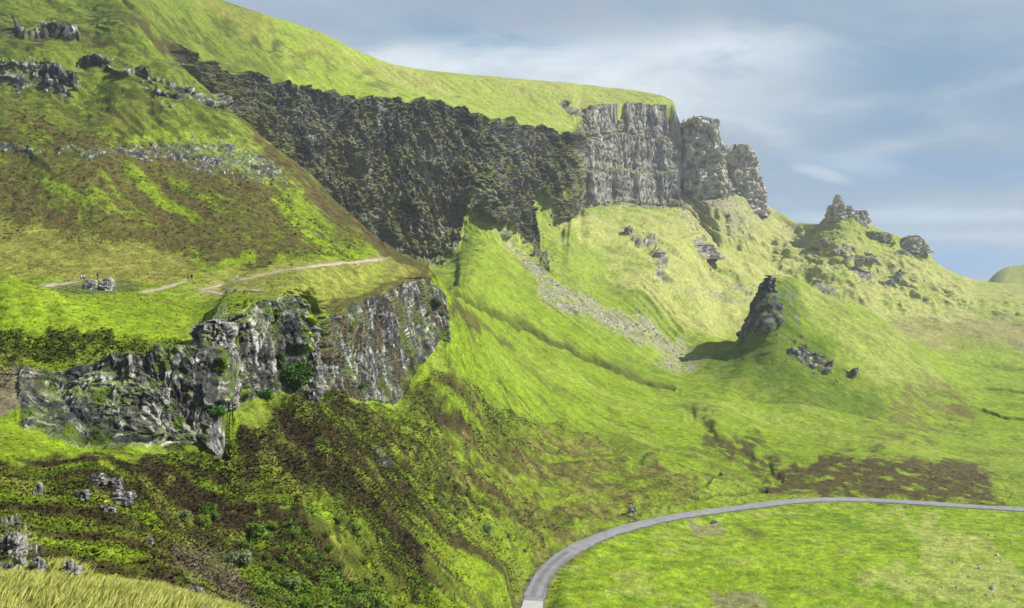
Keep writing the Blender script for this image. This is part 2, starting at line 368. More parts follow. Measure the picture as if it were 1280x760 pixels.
# gullies: dark trenches running down the near slope
T1 = np.maximum.reduce([lmask([(448,548,2),(500,585,4),(545,605,3),(600,632,3),(618,645,1)], 3, 4, y0=90, y1=300),
                        lmask([(425,590,2),(455,625,3),(505,672,3),(560,715,2)], 3, 4, y0=80, y1=300),
                        lmask([(560,366,2),(640,405,3),(700,432,3),(760,458,2),(840,490,2)], 3, 4, y0=200, y1=480),
                        lmask([(900,590,3),(850,622,2),(960,612,2)], 3, 4, y0=230, y1=420),
                        ])
D -= T1 * 1.8 * roadfree
D -= 1.3 * lmask([(860,520,4),(905,550,6),(940,575,6),(980,602,4)], 4, 9, y0=230, y1=420)
T2 = np.maximum.reduce([lmask([(1170,480,1),(1200,485,1.3),(1280,492,1)], 1.2, 2, y0=380, y1=700), lmask([(1210,508,1),(1250,520,1.2),(1280,524,1)], 1, 2, y0=380, y1=600),
                        lmask([(1180,446,1),(1225,452,1),(1280,462,1)], 1, 2, y0=400, y1=700), lmask([(150,0,2),(180,22,3),(215,50,2)],2,3,y0=300,y1=460)])
D -= T2 * 1.5
# the little rock step under the walkers' path
stepm = pmask([(70,357),(95,352),(150,350),(176,352),(172,364),(100,368),(70,364)], 4, 120, 185, warp=.4)
def blur(A_, n):
    for ax in (0, 1):
        c_ = np.cumsum(np.concatenate([np.repeat(np.take(A_, [0], ax), n + 1, ax), A_, np.repeat(np.take(A_, [-1], ax), n, ax)], ax), ax)
        m_ = A_.shape[ax]
        A_ = (np.take(c_, range(2*n+1, 2*n+1+m_), ax) - np.take(c_, range(0, m_), ax)) / (2*n+1)
    return A_
NB = blur(normals(), 7); NB /= np.linalg.norm(NB, axis=-1, keepdims=True)
# rubble ridge crest relief on skyline
D = np.where(S < 2.2, D * 0.3, D)
# lumpy hummocks below the headland
H = lmask([(790,300,14),(840,290,16),(880,310,16),(930,345,14)], 14, 14, y0=560, y1=900)
D += H * 5 * fbm(X / 24, Y / 24, Z / 30, 3, 97)
CR = pmask([(1000,290),(1060,262),(1200,345),(1210,400),(960,360)], 16, 640, 1100)
D += CR * 5.0 * fbm(X / 20, Y / 20, Z / 20, 4, 107, ridged=True) * (1 - 0.6 * (S > 16.4))

for pw_ in (281, 384):
    D *= 1 - .95 * np.exp(-((PX - pw_) / 13.0) ** 2) * ((S > 5.8) & (S < 9))
N0 = normals()
X += N0[..., 0] * D * 0.6; Y += N0[..., 1] * D * 0.6; Z += D * (0.5 + 0.5 * N0[..., 2])

# rock displacement
rk = np.where(ROCK > 0.02)
def rockdisp(rk, sc, amp_):
    x, y, z = X[rk] / sc, Y[rk] / sc, Z[rk] / sc
    w_ = fbm(x * .5, y * .5, z * .35, 2, 200)
    butt = fbm(x * 0.16, y * 0.16, z * 0.05, 2, 210, ridged=True)
    f1, f2, c1 = cells(x * 0.45 + w_ * .5, y * 0.45, z * 0.06 + w_ * .2, 220)      # columns
    g1_, g2_, c2 = cells(x * 1.35 + w_, y * 1.35, z * 0.4, 230)                      # blocks
    crack = 1 - sstep(f2 - f1, 0.0, 0.14)
    crack2 = 1 - sstep(g2_ - g1_, 0.0, 0.12)
    strata = np.abs(((z * 0.11 + 0.25 * w_) % 1) - 0.5) * 2
    rv = fbm(x * .9 + w_, y * .9, z * .16, 3, 250, ridged=True); rh = fbm(x * .5, y * .5, z * 1.3 + w_, 3, 260, ridged=True)
    crack *= .5; crack2 *= sstep(w_, -.2, .3)
    dd = butt * 2.0 + (c1 - 0.5) * 1.1 - crack * 0.6 + rv * .9 + rh * .28 + (c2 - 0.5) * 0.5 - crack2 * 0.15 + fbm(x * 2.2, y * 2.2, z * 1.8, 4, 240) * 0.7
    return dd * amp_, c1, c2, np.maximum(crack, crack2 * 0.7)
_hd = None
DR = np.zeros(Y.shape, np.float32); C1 = DR.copy() + .5; C2 = DR.copy() + .5; CK = DR.copy()
for cond, sc, a in ((Y[rk] < 90, 0.55, 0.5), ((Y[rk] >= 90) & (Y[rk] < 300), 1.0, 0.5), ((Y[rk] >= 300) & (Y[rk] < 1e5), 3.6, 3.6)):
    q_ = (rk[0][cond], rk[1][cond])
    if len(q_[0]) == 0: continue
    a_, b_, c_, d_ = rockdisp(q_, sc, a)
    DR[q_] = a_; C1[q_] = b_; C2[q_] = c_; CK[q_] = d_
N1 = NB
hn = np.sqrt(N1[..., 0]**2 + N1[..., 1]**2) + 1e-6
st2 = sstep(hn, 0.25, 0.75)
A = sstep(ROCK, .15, .75) * DR * (1 - .45 * R_head) * (1 - .65 * R_cone) * (1 - .8 * ((Y < 150) & (S > 5.9)) * sstep(PX, 256, 270) * (1 - sstep(PX, 288, 296))) + 9.0 * sstep(R_main, .3, .95) * fbm(along / 45, Z / 160 + 0 * X, fall / 90, 2, 475, ridged=True) * far + 3.0 * R_head * (fbm(X / 60, Y / 60, Z / 7.5, 3, 471)) 
X += N1[..., 0] / hn * A * st2 * 0.9; Y += N1[..., 1] / hn * A * st2 * 0.9; Z += A * (0.15 + 0.4 * (1 - st2))
N2 = normals()

# ------------------------------------------------------------------ albedo per vertex
def c3(r, g, b): return np.array([r, g, b], np.float32)
BR = c3(.168, .245, .010); MID = c3(.085, .150, .006); PALE = c3(.300, .330, .085); OLV = c3(.160, .165, .030); STRAW = c3(.34, .30, .13)
HEB = c3(.046, .032, .013); HEG = c3(.060, .072, .008); MOSS = c3(.075, .120, .008); FERN = c3(.11, .19, .018)
RD = c3(.040, .040, .044); RL = c3(.40, .385, .36); RM = c3(.15, .142, .138); SOIL = c3(.13, .10, .075); SCREE = c3(.30, .265, .23); RUST = c3(.20, .15, .08)
def mixc(a, b, t): return a + (b - a) * np.asarray(t)[..., None]
x, y, z = X, Y, Z
m1 = fbm(x / 20, y / 20, z / 20, 4, 301); m2 = fbm(x / 4.0, y / 4.0, z / 4.0, 4, 311); m3 = fbm(x / 60, y / 60, z / 60, 3, 321)
sA = fbm(along / 6 + .5*m2, fall / 45, z / 90, 4, 331); sB = fbm(along / 2.0 + .4*m2, fall / 14, z / 30, 3, 341)
fine = fbm(x / 0.9, y / 0.9, z / 0.9, 2, 351)
al2 = y * .72 - x * .69; fa2 = .72 * x + .69 * y
sC = fbm(al2 / 3.6 + .4*m2, fa2 / 34, z / 60, 4, 511); sD = fbm(al2 / 1.3 + .3*m2, fa2 / 11, z / 20, 3, 521)
B3 = np.zeros(Y.shape + (3,), np.float32)
B3[:] = BR
B3 = mixc(B3, MID, sstep(m1 + 0.5 * m2, 0.05, 0.7) * 0.7)
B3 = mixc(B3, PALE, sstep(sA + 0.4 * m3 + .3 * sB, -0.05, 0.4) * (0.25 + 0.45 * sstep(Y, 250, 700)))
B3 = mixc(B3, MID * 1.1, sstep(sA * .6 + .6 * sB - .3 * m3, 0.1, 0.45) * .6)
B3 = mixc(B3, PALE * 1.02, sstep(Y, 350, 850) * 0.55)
B3 = mixc(B3, OLV * .85, sstep(sB + m1 * .6, 0.1, 0.55) * (0.65 - .4 * sstep(Y, 250, 450)))
def paint(mask, col, k=1.0):
    global B3
    B3 = mixc(B3, col, np.clip(mask * k, 0, 1))
def patchy(mask, n, lo=-0.3, hi=0.3): return mask * sstep(n, lo, hi)
# upper hillside
UP = pmask([(-600,-400),(300,-400),(330,60),(350,130),(300,160),(200,170),(-600,165)], 20, 180, 620)
paint(UP, c3(.105, .125, .022), 0.6); paint(patchy(UP, sA + .6*m2, 0.0, 0.35), MOSS, 0.8); paint(patchy(UP, m1 * .7 + .7 * m2 + .2 * sB, .16, .36), HEG * 1.1, .85)  # olive hillside, darkened further to put the left slopes' cloud shadow into the colour
paint(pmask([(-50,80),(30,95),(200,120),(330,180),(250,178),(150,168),(-50,160)], 14, 190, 360) * sstep(m2 + .5*m1 + .4 * sB, -.15, .2), HEG * .9, .9)
for L_ in ([(-40,92,5),(60,96,8),(130,112,7),(230,128,6),(285,150,5)], [(-40,128,6),(60,132,8),(150,150,8),(250,168,6)], [(-40,50,8),(50,44,10),(100,56,7)], [(60,10,5),(130,40,5),(190,70,5)],
           [(110,84,4),(180,96,4),(240,120,4)], [(-40,150,8),(80,156,9),(180,172,7)], [(270,30,4),(350,66,5),(420,84,4)], [(300,20,3),(380,48,4)]):
    paint(lmask(L_, 6, 14, y0=180, y1=640, warp=1.7) * sstep(m2 * .8 + sB * .4 + m1 * .3, -.3, .15), HEG * .85, .85)
paint(pmask([(-50,30),(20,26),(60,32),(85,52),(40,60),(-50,56)], 10, 200, 600) * sstep(m2, -.4, .3), HEB, .75)
paint(pmask([(98,52),(120,50),(138,60),(115,64)], 8, 200, 600), HEB, .6)
paint(lmask([(160,22,2),(180,40,6),(212,62,9),(235,82,10)], 6, 8, y0=250, y1=700), HEB, .8)
paint(lmask([(235,90,3),(300,140,6),(360,200,9),(430,270,11),(500,325,14),(545,350,12)], 8, 10, y0=230, y1=420), HEB * 1.3, .8)
for cx_, cy_ in ((255,50),(325,52),(345,62),(385,68),(455,95),(470,110),(300,78)):
    paint(pmask([(cx_-16,cy_-4),(cx_+10,cy_-3),(cx_+18,cy_+4),(cx_-6,cy_+3)], 7, 350, 800, warp=1.6) * .8, HEG, .8)
PLT = pmask([(440,60),(560,90),(845,128),(845,140),(700,122),(600,105),(500,110)], 10, 480, 1000); paint(PLT * sstep(m1, -.3, .4), STRAW, .55)
CREST = pmask([(-100,-200),(265,-8),(500,85),(850,126),(700,118),(480,100),(380,70),(250,20)], 12, 400, 1000); paint(CREST * sstep(m1, -.5, .5), OLV * 1.3, .6)
# moor slope
MOOR = pmask([(-300,160),(60,160),(150,182),(330,228),(400,285),(450,316),(370,322),(250,322),(100,292),(-300,262)], 16, 190, 330)
paint(MOOR, HEB * 1.7, 0.85); paint(patchy(MOOR, sA * .8 + m2 * .5, 0, .3), HEG * 1.5, .85)
paint(patchy(MOOR, sA + m1 * .5 + .3 * sB, .28, .5), BR, .75)
paint(pmask([(100,200),(125,212),(150,260),(190,288),(160,285),(120,255)], 16, 190, 330) * sstep(sB + m2, -.2, .3), BR, .7)
paint(pmask([(335,250),(350,252),(410,296),(455,322),(420,326),(380,300)], 10, 190, 340) * sstep(sB + m2, -.6, .1), BR * 1.1, .9)
paint(pmask([(300,150),(340,175),(400,235),(470,298),(545,345),(490,330),(430,300),(380,250),(320,215)], 12, 200, 400) * sstep(m2 + .4 * sB, -.5, .1), HEB * 1.6, .8)
TAN = pmask([(-300,262),(100,290),(240,322),(238,345),(180,352),(60,350),(0,345),(-300,345)], 10, 150, 260)
paint(pmask([(272,402),(292,398),(294,470),(290,520),(276,515)], 7, 90, 150), MOSS * 1.1, .0)
paint(TAN, c3(.21, .19, .045), .8); paint(patchy(TAN, sB + m2 * .5, 0, .5), HEG * 1.6, .6)
LED = pmask([(245,345),(350,328),(485,322),(545,345),(520,350),(400,392),(375,375),(300,372),(240,365)], 6, 125, 300)
paint(LED, c3(.24, .25, .05), .7); paint(patchy(LED, m2 + sB, .1, .6), OLV * .8, .6)
paint(lmask([(380,392,4),(450,372,6),(500,350,7),(540,345,5)], 5, 7, y0=160, y1=300), HEB * 1.4, .7)
BANK = pmask([(-200,352),(0,342),(110,382),(262,428),(262,440),(200,438),(110,425),(0,418),(-200,420)], 6, 95, 150)
paint(BANK, BR * 1.12, .8)
BL = pmask([(-200,415),(0,415),(60,428),(150,420),(260,432),(262,450),(150,470),(60,480),(-200,480)], 12, 85, 125)
paint(patchy(BL, m2 + fine * .6, -.25, .25), HEG * .8, .9)
paint(pmask([(-200,468),(20,462),(55,478),(40,505),(0,520),(-200,520)], 9, 80, 110), SOIL * 1.5, .85)
# bench patch
BEN = pmask([(-200,520),(0,520),(40,530),(70,570),(118,578),(100,592),(0,606),(-200,610)], 8, 58, 96)
paint(BEN, BR * 1.05, .9); paint(patchy(BEN, sB + m2 * .7, .05, .5), OLV, .6)
# lower heather slope
LOW = pmask([(-200,605),(120,580),(270,562),(380,500),(500,510),(560,460),(640,520),(760,560),(860,602),(850,640),(740,670),(665,735),(650,820),(240,820),(235,750),(-200,690)], 34, 35, 300)
LOW = LOW * (1 - .5 * sstep(PX, 540, 700)) * (1 - .7 * sstep(m1 + .6 * m2 + .35 * sB, -.05, .3) * sstep(PX, 380, 600))
paint(LOW, HEG * 1.2, .88)
paint(patchy(LOW, sC * 1.1 + m2 * .35 + m1 * .2 + .3 * sD, -.06, .1), HEB * .95, .92)
DK = pmask([(-200,600),(130,565),(300,560),(420,470),(455,560),(540,690),(500,820),(240,820),(130,650),(-200,640)], 20, 35, 220)
paint(patchy(DK, m2 * .7 + sC * .6, -.4, .1), HEB * .75, .9)
paint(patchy(LOW, m1 * .4 - sC * .8 + m2 * .3 + .4 * sD, .16, .34), MOSS * 1.2, .9)
paint(patchy(LOW * (1 - .5 * DK), -sC * 1.1 + m2 * .2 + .6 * sD + .12 * sstep(PX, 380, 480), .08, .24), BR * 1.0, .95)
paint(patchy(LOW, sB + .5 * m2 + .5 * fine, .3, .6), OLV * 1.2, .7)
LOW3 = pmask([(560,540),(760,560),(880,602),(850,640),(740,670),(670,720),(600,660)], 40, 120, 300)
paint(LOW3 * sstep(m2 * .8 + sA * .6, -.1, .25), HEB * 1.7, .75); paint(LOW3 * sstep(sB + m2 * .6, .1, .4), OLV, .7)
paint(patchy(pmask([(300,650),(420,640),(470,700),(520,820),(330,820)], 20, 30, 200), m2 + fine * .4, -.1, .3), FERN, .8)
for L in ([(385,505,4),(450,555,6),(520,590,6),(600,640,8),(660,690,6)], [(330,585,3),(380,640,6),(430,690,6),(500,760,6)], [(470,500,5),(560,560,7),(660,620,7)]):
    paint(lmask(L, 6, 12, y0=60, y1=300, warp=1.4) * sstep(m2 + fine * .5, -.35, .2), BR * .95, .85)
paint(pmask([(15,690),(30,690),(90,715),(110,730),(90,728),(40,705),(15,700)], 8, 26, 60), FERN, .8)
paint(pmask([(165,618),(172,618),(196,660),(188,662)], 4, 40, 90), BR, .9)
paint(pmask([(205,690),(245,670),(285,700),(310,760),(320,820),(230,820)], 14, 30, 80, warp=1.5) * sstep(m2 + fine, -.4, .2), SOIL * 1.05, .85)
paint(pmask([(862,516),(885,528),(930,548),(962,572),(984,600),(945,590),(905,566),(872,540)], 12, 250, 420, warp=1.5) * sstep(m2 + .4 * sB, -.5, .1), HEB * .9, .85)
paint(T1, HEB * .8, .7); paint(T2, HEG, .8)
# mid slope streaks
MS = pmask([(560,350),(640,400),(760,455),(860,500),(880,560),(960,612),(860,600),(640,520),(580,460)], 16, 190, 470)
paint(patchy(MS, sB + .4 * sA, .22, .6), MOSS, .7)
paint(lmask([(562,385,8),(600,412,7),(640,430,3)], 6, 9, y0=190, y1=400), HEB * 1.4, .75)
paint(lmask([(560,362,2),(640,402,5),(720,440,5),(800,472,4),(850,492,2)], 5, 7, y0=200, y1=520), HEG * 1.3, .75)
# right side
paint(pmask([(950,600),(1010,575),(1060,560),(1130,568),(1230,585),(1262,628),(1150,626),(1050,618),(960,622)], 10, 255, 345, warp=1.4) * sstep(m2 + .4*m1, -.6, -.05), HEB * 1.4, .92)  # road bank heather, browned further to put its shadow line into the colour
paint(pmask([(1060,505),(1110,500),(1175,468),(1236,525),(1215,545),(1120,545),(1080,530)], 12, 320, 540, warp=1.4) * sstep(m2 + .5*m1, -.25, .3), HEB * 1.9, .75)
paint(pmask([(965,350),(1000,360),(1010,420),(1060,470),(1120,540),(1000,440),(960,400)], 14, 380, 540) * sstep(m2, -.3, .4), MOSS * 1.3, .6)
paint(pmask([(990,352),(1045,367),(1160,455),(1190,500),(1100,480),(1020,410)], 14, 380, 560), PALE * .95, .5)  # sunlit right flank of the pointed hill put into the colour as paler grass
paint(pmask([(1105,402),(1280,398),(1500,400),(1500,445),(1200,440),(1120,425)], 9, 560, 900, warp=1.2), RUST * 1.2, .55)
paint(pmask([(1140,425),(1400,440),(1400,560),(1250,560),(1200,500)], 10, 360, 690), BR * 1.05, .6)
paint(pmask([(960,250),(1010,280),(1200,345),(1500,350),(1500,400),(1000,380),(860,360),(860,300)], 14, 640, 1100) * sstep(m1 + m2 * .6, -.2, .5), STRAW, .5)
paint(pmask([(1205,300),(1800,300),(1800,360),(1205,360)], 6, 1200, 2600), OLV * 1.3, .6)
# screes
SCR = np.maximum.reduce([
    lmask([(592,258,3),(625,292,4),(670,335,7),(700,362,9),(760,400,10),(820,425,13),(850,438,12)], 8, 9, y0=380, y1=640, warp=1.3),
    lmask([(672,362,7),(705,380,9),(740,398,5)], 8, 8, y0=300, y1=520, warp=1.3),
    pmask([(858,240),(885,232),(930,262),(960,290),(930,300),(880,292),(850,278)], 12, 700, 990),
    pmask([(840,432),(880,440),(866,468),(820,462)], 9, 400, 620, warp=1.3) * .7,
    pmask([(972,282),(1010,282),(1030,300),(1000,320),(965,305)], 10, 800, 1000, warp=1.3) * .8,
    lmask([(735,262,3),(770,285,4),(800,300,3)], 4, 6, y0=600, y1=860) * .6,
    lmask([(850,360,8),(905,378,8),(935,372,3)], 6, 8, y0=480, y1=760, warp=1.3) * .7])
paint(SCR * sstep(m2 + .5*fine, -.55, .25), SCREE, .85)
CONE = pmask([(962,344),(1004,351),(1055,371),(1117,416),(1179,467),(1233,525),(1110,548),(980,545),(880,480),(928,424)], 10, 380, 545)
paint(pmask([(930,424),(945,380),(960,346),(985,352),(1000,400),(1040,450),(1110,520),(1000,530),(900,480),(880,455)], 18, 380, 545), MID * .9, .8)  # shaded front-left of the pointed hill put into the colour as darker green
paint(CONE * sstep(m2 + .5 * m1, .0, .4), OLV, .5)
paint(lmask([(968,356,6),(990,375,6),(1000,400,5)], 6, 8, y0=420, y1=540, warp=1.6) * sstep(m2, -.2, .2), RM, .6)
paint(pmask([(700,270),(860,262),(1000,285),(1210,345),(1210,420),(1110,400),(1000,345),(930,425),(860,440),(800,400)], 20, 560, 1100) * sstep(m1 + .4 * m2, -.8, .1), mixc(PALE, STRAW, .35) * 1.08, .8)
# lower pasture
FL = pmask([(690,720),(740,680),(850,652),(1000,632),(1400,640),(1400,850),(690,850)], 5, 130, 262)
paint(FL, BR * 1.18, .85)
paint(FL * sstep(m1 * .8 + .5*m2, .0, .3), MID * 1.35, .75); paint(FL * sstep(fbm(x / 9, y / 2.5, z, 4, 381) + .2 * m2, .12, .35), MID * 1.1, .6); paint(FL * sstep(fbm(x / 14, y / 4, z, 4, 383), .15, .4), PALE * .8, .5)
paint(pmask([(1040,632),(1150,640),(1270,700),(1300,760),(1160,760),(1070,712),(1150,700),(1160,665)], 12, 130, 262, warp=1.4) * sstep(m2, -.8, .1), PALE * .95, .75)
paint(pmask([(862,652),(905,650),(910,665),(870,672)], 6, 180, 245), SOIL * 1.6, .6); paint(pmask([(880,740),(930,742),(980,760),(900,765)], 8, 130, 200), SOIL * 1.4, .6)
paint(pmask([(920,655),(960,660),(955,672),(935,668)], 6, 180, 245), HEG * 1.5, .6)
# path earth
PATHS = [[(52,358),(80,355),(106,351)], [(176,366),(200,362),(222,355),(240,350)], [(250,364),(275,357),(290,353),(320,346),(352,339),(385,334),(420,330),(455,327),(482,324)], [(248,367),(300,362),(330,364)]]
for L in PATHS: paint(lmask([(a, b, 2.2) for a, b in L], 3, 4, y0=120, y1=300, warp=1.0), c3(.27, .23, .13), .7)
paint(lmask([(552,358,1),(600,359,1),(650,360,1),(690,346,1)], 1, 1.5, y0=330, y1=640, warp=.4), OLV, .6)
paint(stepm, RD, .5)  # shade of the recess at the step put into the colour
# foreground crest
FG = (S < 3.1) * (1 - sstep(PX, 260, 420))
paint(pmask([(-100,105),(100,108),(210,150),(330,185),(345,200),(250,180),(120,165),(-100,165)], 14, 190, 360) * sstep(sB + m2 * .5, -.1, .3), OLV, .6)
paint(FG * 1.0, c3(.13, .14, .03), .95)
# road verge
paint(1 - sstep(rd, 2.4, 3.6), c3(.16, .15, .09), .8)
# rock
light = np.clip(0.35 + 0.9 * (C2 - .5) + 0.7 * (C1 - .5) + 0.5 * m2 + .35 * fine, 0, 1)
vst = fbm(x / .8, y / .8, z / 5.0, 3, 409); vst2 = fbm(x / 5, y / 5, z / 26.0, 3, 419)
light = np.clip(light - .10 - .25 * (C1 - .5) + .5 * fbm(x / np.where(Y < 300, .5, 2.2), y / np.where(Y < 300, .5, 2.2), z / np.where(Y < 300, .8, 3), 2, 431) + .55 * np.where(Y < 300, vst, vst2), 0, 1)
rockc = mixc(mixc(np.broadcast_to(RD, B3.shape), RM, sstep(light, .1, .5)), RL * 1.15, sstep(light, .50, .85) * np.where(Y < 300, 1, .85))
rockc = mixc(rockc, RD * .7, CK * .8)
headc = mixc(rockc, c3(.46, .42, .39), .62) * (1 - .45 * sstep(fbm(x / 40, y / 40, z / 5, 3, 481) + .3 * m2, .1, .3))[..., None]
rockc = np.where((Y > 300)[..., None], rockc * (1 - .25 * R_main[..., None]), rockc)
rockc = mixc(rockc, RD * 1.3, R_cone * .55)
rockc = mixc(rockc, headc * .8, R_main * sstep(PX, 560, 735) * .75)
rockc = mixc(rockc, headc * .88, np.clip(R_head + (R_small * (Y > 500)), 0, 1))
rockc = mixc(rockc, HEB * 1.7, R_main * sstep(fbm(x/26, y/26, z/26, 4, 401) + .35*m2, -.04, .16) * .85)
rockc = mixc(rockc, HEG * 1.4, R_main * sstep(fbm(x/15, y/15, z/25, 3, 402) + .3*m2, .15, .35) * .85)
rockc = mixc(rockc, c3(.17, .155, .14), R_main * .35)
rockc = mixc(rockc, OLV * .7, R_main * (1 - sstep(S + .25 * m2, 14.2, 14.75)) * sstep(sB + m2 * .7, -.05, .25) * .8)
rockc = mixc(rockc, OLV * .75, R_main * sstep(N2[..., 2] + .3 * m2, .42, .7) * .6)
rockc = mixc(rockc, RD * .55, R_main * sstep(fbm(x/22, y/22, z/50, 3, 406) + .2*m2, .12, .3) * .8)
rockc = mixc(rockc, OLV, R_head * sstep(N2[..., 2] + .2*m2, .42, .62) * .8)
rockc = mixc(rockc, HEB * 1.5, R_B * sstep(fbm(x/5, y/5, z/7, 3, 403), -.05, .25) * .75)
rockc = mixc(rockc, MOSS * .9, pmask([(276,420),(284,416),(292,450),(290,500),(280,500)], 10, 90, 150, warp=1.5) * sstep(m2 + fine * .5, -.3, .2) * .8)
rockc = mixc(rockc, MOSS * .8, (R_A + R_B) * sstep(fbm(x/3, y/3, z/9, 3, 404), .18, .38) * .8)
topg = sstep(N2[..., 2], .55, .8) * sstep(m2, -.5, .2)
rockc = mixc(rockc, mixc(B3, MOSS, .5), topg * .8 * (1 - R_main * .3))
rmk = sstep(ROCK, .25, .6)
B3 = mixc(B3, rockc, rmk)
mot = fbm(x / 1.6, y / 1.6, z / 2.2, 3, 361) * (1 - sstep(Y, 200, 500)) + fbm(x / 6, y / 6, z / 8, 4, 371) * sstep(Y, 200, 500)
B3 *= (1 + .22 * fine + .42 * mot * (1 - .4 * sstep(Y, 300, 600)) + .15 * m2)[..., None]
B3 = np.clip(B3, .004, .8)

# ------------------------------------------------------------------ materials
def nt(name):
    m = bpy.data.materials.new(name); m.use_nodes = True
    t = m.node_tree; b = t.nodes['Principled BSDF']; b.inputs['Roughness'].default_value = 0.9
    b.inputs['Specular IOR Level'].default_value = 0.15
    return m, t, b
def attr_mat(name, sc1, sc2, bump, dist, lo=.55, hi=1.45, spec=.12):
    m, t, b = nt(name); N = t.nodes; L = t.links
    b.inputs['Specular IOR Level'].default_value = spec
    at = N.new('ShaderNodeAttribute'); at.attribute_name = 'Col'
    tc = N.new('ShaderNodeTexCoord')
    n1 = N.new('ShaderNodeTexNoise'); n1.inputs['Scale'].default_value = sc1; n1.inputs['Detail'].default_value = 6; n1.inputs['Roughness'].default_value = .7
    n2 = N.new('ShaderNodeTexNoise'); n2.inputs['Scale'].default_value = sc2; n2.inputs['Detail'].default_value = 4; n2.inputs['Roughness'].default_value = .65
    L.new(tc.outputs['Object'], n1.inputs['Vector']); L.new(tc.outputs['Object'], n2.inputs['Vector'])
    add = N.new('ShaderNodeMath'); add.operation = 'ADD'; L.new(n1.outputs['Fac'], add.inputs[0]); L.new(n2.outputs['Fac'], add.inputs[1])
    mr = N.new('ShaderNodeMapRange'); mr.inputs['From Min'].default_value = .7; mr.inputs['From Max'].default_value = 1.3
    mr.inputs['To Min'].default_value = lo; mr.inputs['To Max'].default_value = hi
    L.new(add.outputs[0], mr.inputs['Value'])
    mx = N.new('ShaderNodeVectorMath'); mx.operation = 'SCALE'; L.new(at.outputs['Color'], mx.inputs[0]); L.new(mr.outputs[0], mx.inputs['Scale'])
    L.new(mx.outputs[0], b.inputs['Base Color'])
    bp = N.new('ShaderNodeBump'); bp.inputs['Strength'].default_value = bump; bp.inputs['Distance'].default_value = dist
    L.new(add.outputs[0], bp.inputs['Height']); L.new(bp.outputs[0], b.inputs['Normal'])
    return m
M_ground = attr_mat('turf_ground', 1.6, 0.4, .5, .7, .5, 1.45)
M_rock = attr_mat('basalt_rock', 1.1, 0.28, .8, .6, .5, 1.5, .2)
M_tuft = attr_mat('heather_tufts', 2.0, .5, 0, .1, .8, 1.2)
def soften(m, k):
    t = m.node_tree; N = t.nodes; b = N['Principled BSDF']
    g = N.new('ShaderNodeNewGeometry'); a = N.new('ShaderNodeVectorMath'); a.operation = 'ADD'; a.inputs[1].default_value = (0, 0, k)
    n_ = N.new('ShaderNodeVectorMath'); n_.operation = 'NORMALIZE'
    for l in list(t.links):
        if l.to_socket == b.inputs['Normal']: t.links.remove(l)
    t.links.new(g.outputs['Normal'], a.inputs[0]); t.links.new(a.outputs[0], n_.inputs[0]); t.links.new(n_.outputs[0], b.inputs['Normal'])
soften(M_tuft, 2.6)
def plain(name, col, rough=.8, nscale=4, var=.35, bump=.3, spec=.2):
    m, t, b = nt(name); N = t.nodes; L = t.links
    b.inputs['Roughness'].default_value = rough; b.inputs['Specular IOR Level'].default_value = spec
    tc = N.new('ShaderNodeTexCoord'); n1 = N.new('ShaderNodeTexNoise'); n1.inputs['Scale'].default_value = nscale; n1.inputs['Detail'].default_value = 5
    L.new(tc.outputs['Object'], n1.inputs['Vector'])
    r = N.new('ShaderNodeValToRGB'); c = r.color_ramp
    c.elements[0].position = .3; c.elements[1].position = .7
    c.elements[0].color = (*[v * (1 - var) for v in col], 1); c.elements[1].color = (*[min(1, v * (1 + var)) for v in col], 1)
    L.new(n1.outputs['Fac'], r.inputs[0]); L.new(r.outputs[0], b.inputs['Base Color'])
    if bump:
        bp = N.new('ShaderNodeBump'); bp.inputs['Strength'].default_value = bump; bp.inputs['Distance'].default_value = .05
        L.new(n1.outputs['Fac'], bp.inputs['Height']); L.new(bp.outputs[0], b.inputs['Normal'])
    return m

# ------------------------------------------------------------------ build terrain meshes, cliffs split off
V = np.stack([X, Y, Z], -1).reshape(-1, 3)
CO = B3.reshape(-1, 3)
idx = np.arange(NV * NU).reshape(NV, NU)
Fq = np.stack([idx[:-1, :-1], idx[:-1, 1:], idx[1:, 1:], idx[1:, :-1]], -1).reshape(-1, 4)
def fm(Mk): return (Mk[:-1, :-1] + Mk[1:, 1:]).reshape(-1) / 2
facerock = fm(rmk) > .5
fs = fm(S); fpx = fm(PX); fy_ = fm(Y)
ids = np.zeros(len(Fq), int)
def setid(mask, i): ids[(ids == 0) & mask & facerock] = i
setid((fm(R_head) > .3), 2); setid((fm(R_main) > .3), 1); setid((fm(R_A) > .3) & (fpx < 283) & (fpx > 238) & (fs > 7.6), 0)
setid((fm(R_A) > .3) & ((fpx > 283)), 3); setid((fm(R_A) > .3), 4); setid((fm(R_B) > .3), 5)
setid((fm(R_up) > .3) & (fpx < 130), 6); setid((fm(R_up) > .3) & (fpx > 130) & (fs > 11.3) & (fpx < 400) & (fm(PY) > 175), 7)
# keep each cliff one connected piece: small islands stay with the hillside
G_ = ids.reshape(NV - 1, NU - 1)
for i in range(1, 8):
    todo = set(map(int, np.flatnonzero(ids == i))); comps = []
    W_ = NU - 1
    while todo:
        st_ = [todo.pop()]; comp = []
        while st_:
            q_ = st_.pop(); comp.append(q_)
            for r_ in (q_ - 1, q_ + 1, q_ - W_, q_ + W_):
                if r_ in todo: todo.remove(r_); st_.append(r_)
        comps.append(comp)
    comps.sort(key=len, reverse=True)
    for comp in comps[1:]: ids[comp] = 0
names = {0: ('hillside', None), 
 1: ('cliff', 'long dark heather-streaked escarpment cliff below the grassy plateau'),
 2: ('cliff', 'pale grey banded headland cliff at the far end of the escarpment'),
 3: ('crag', 'columnar crag with white lichen pillars at the ledge corner by the round bush'),
 4: ('crag', 'broken grey crag under the bright green bank at the left'),
 5: ('crag', 'ribbed brown and grey crag below the end of the path ledge'),
 6: ('crag', 'low dark rock band high on the left hillside'),
 7: ('crag', 'rock outcrop with pale streaks midway up the brown moor slope')}
TERR = []
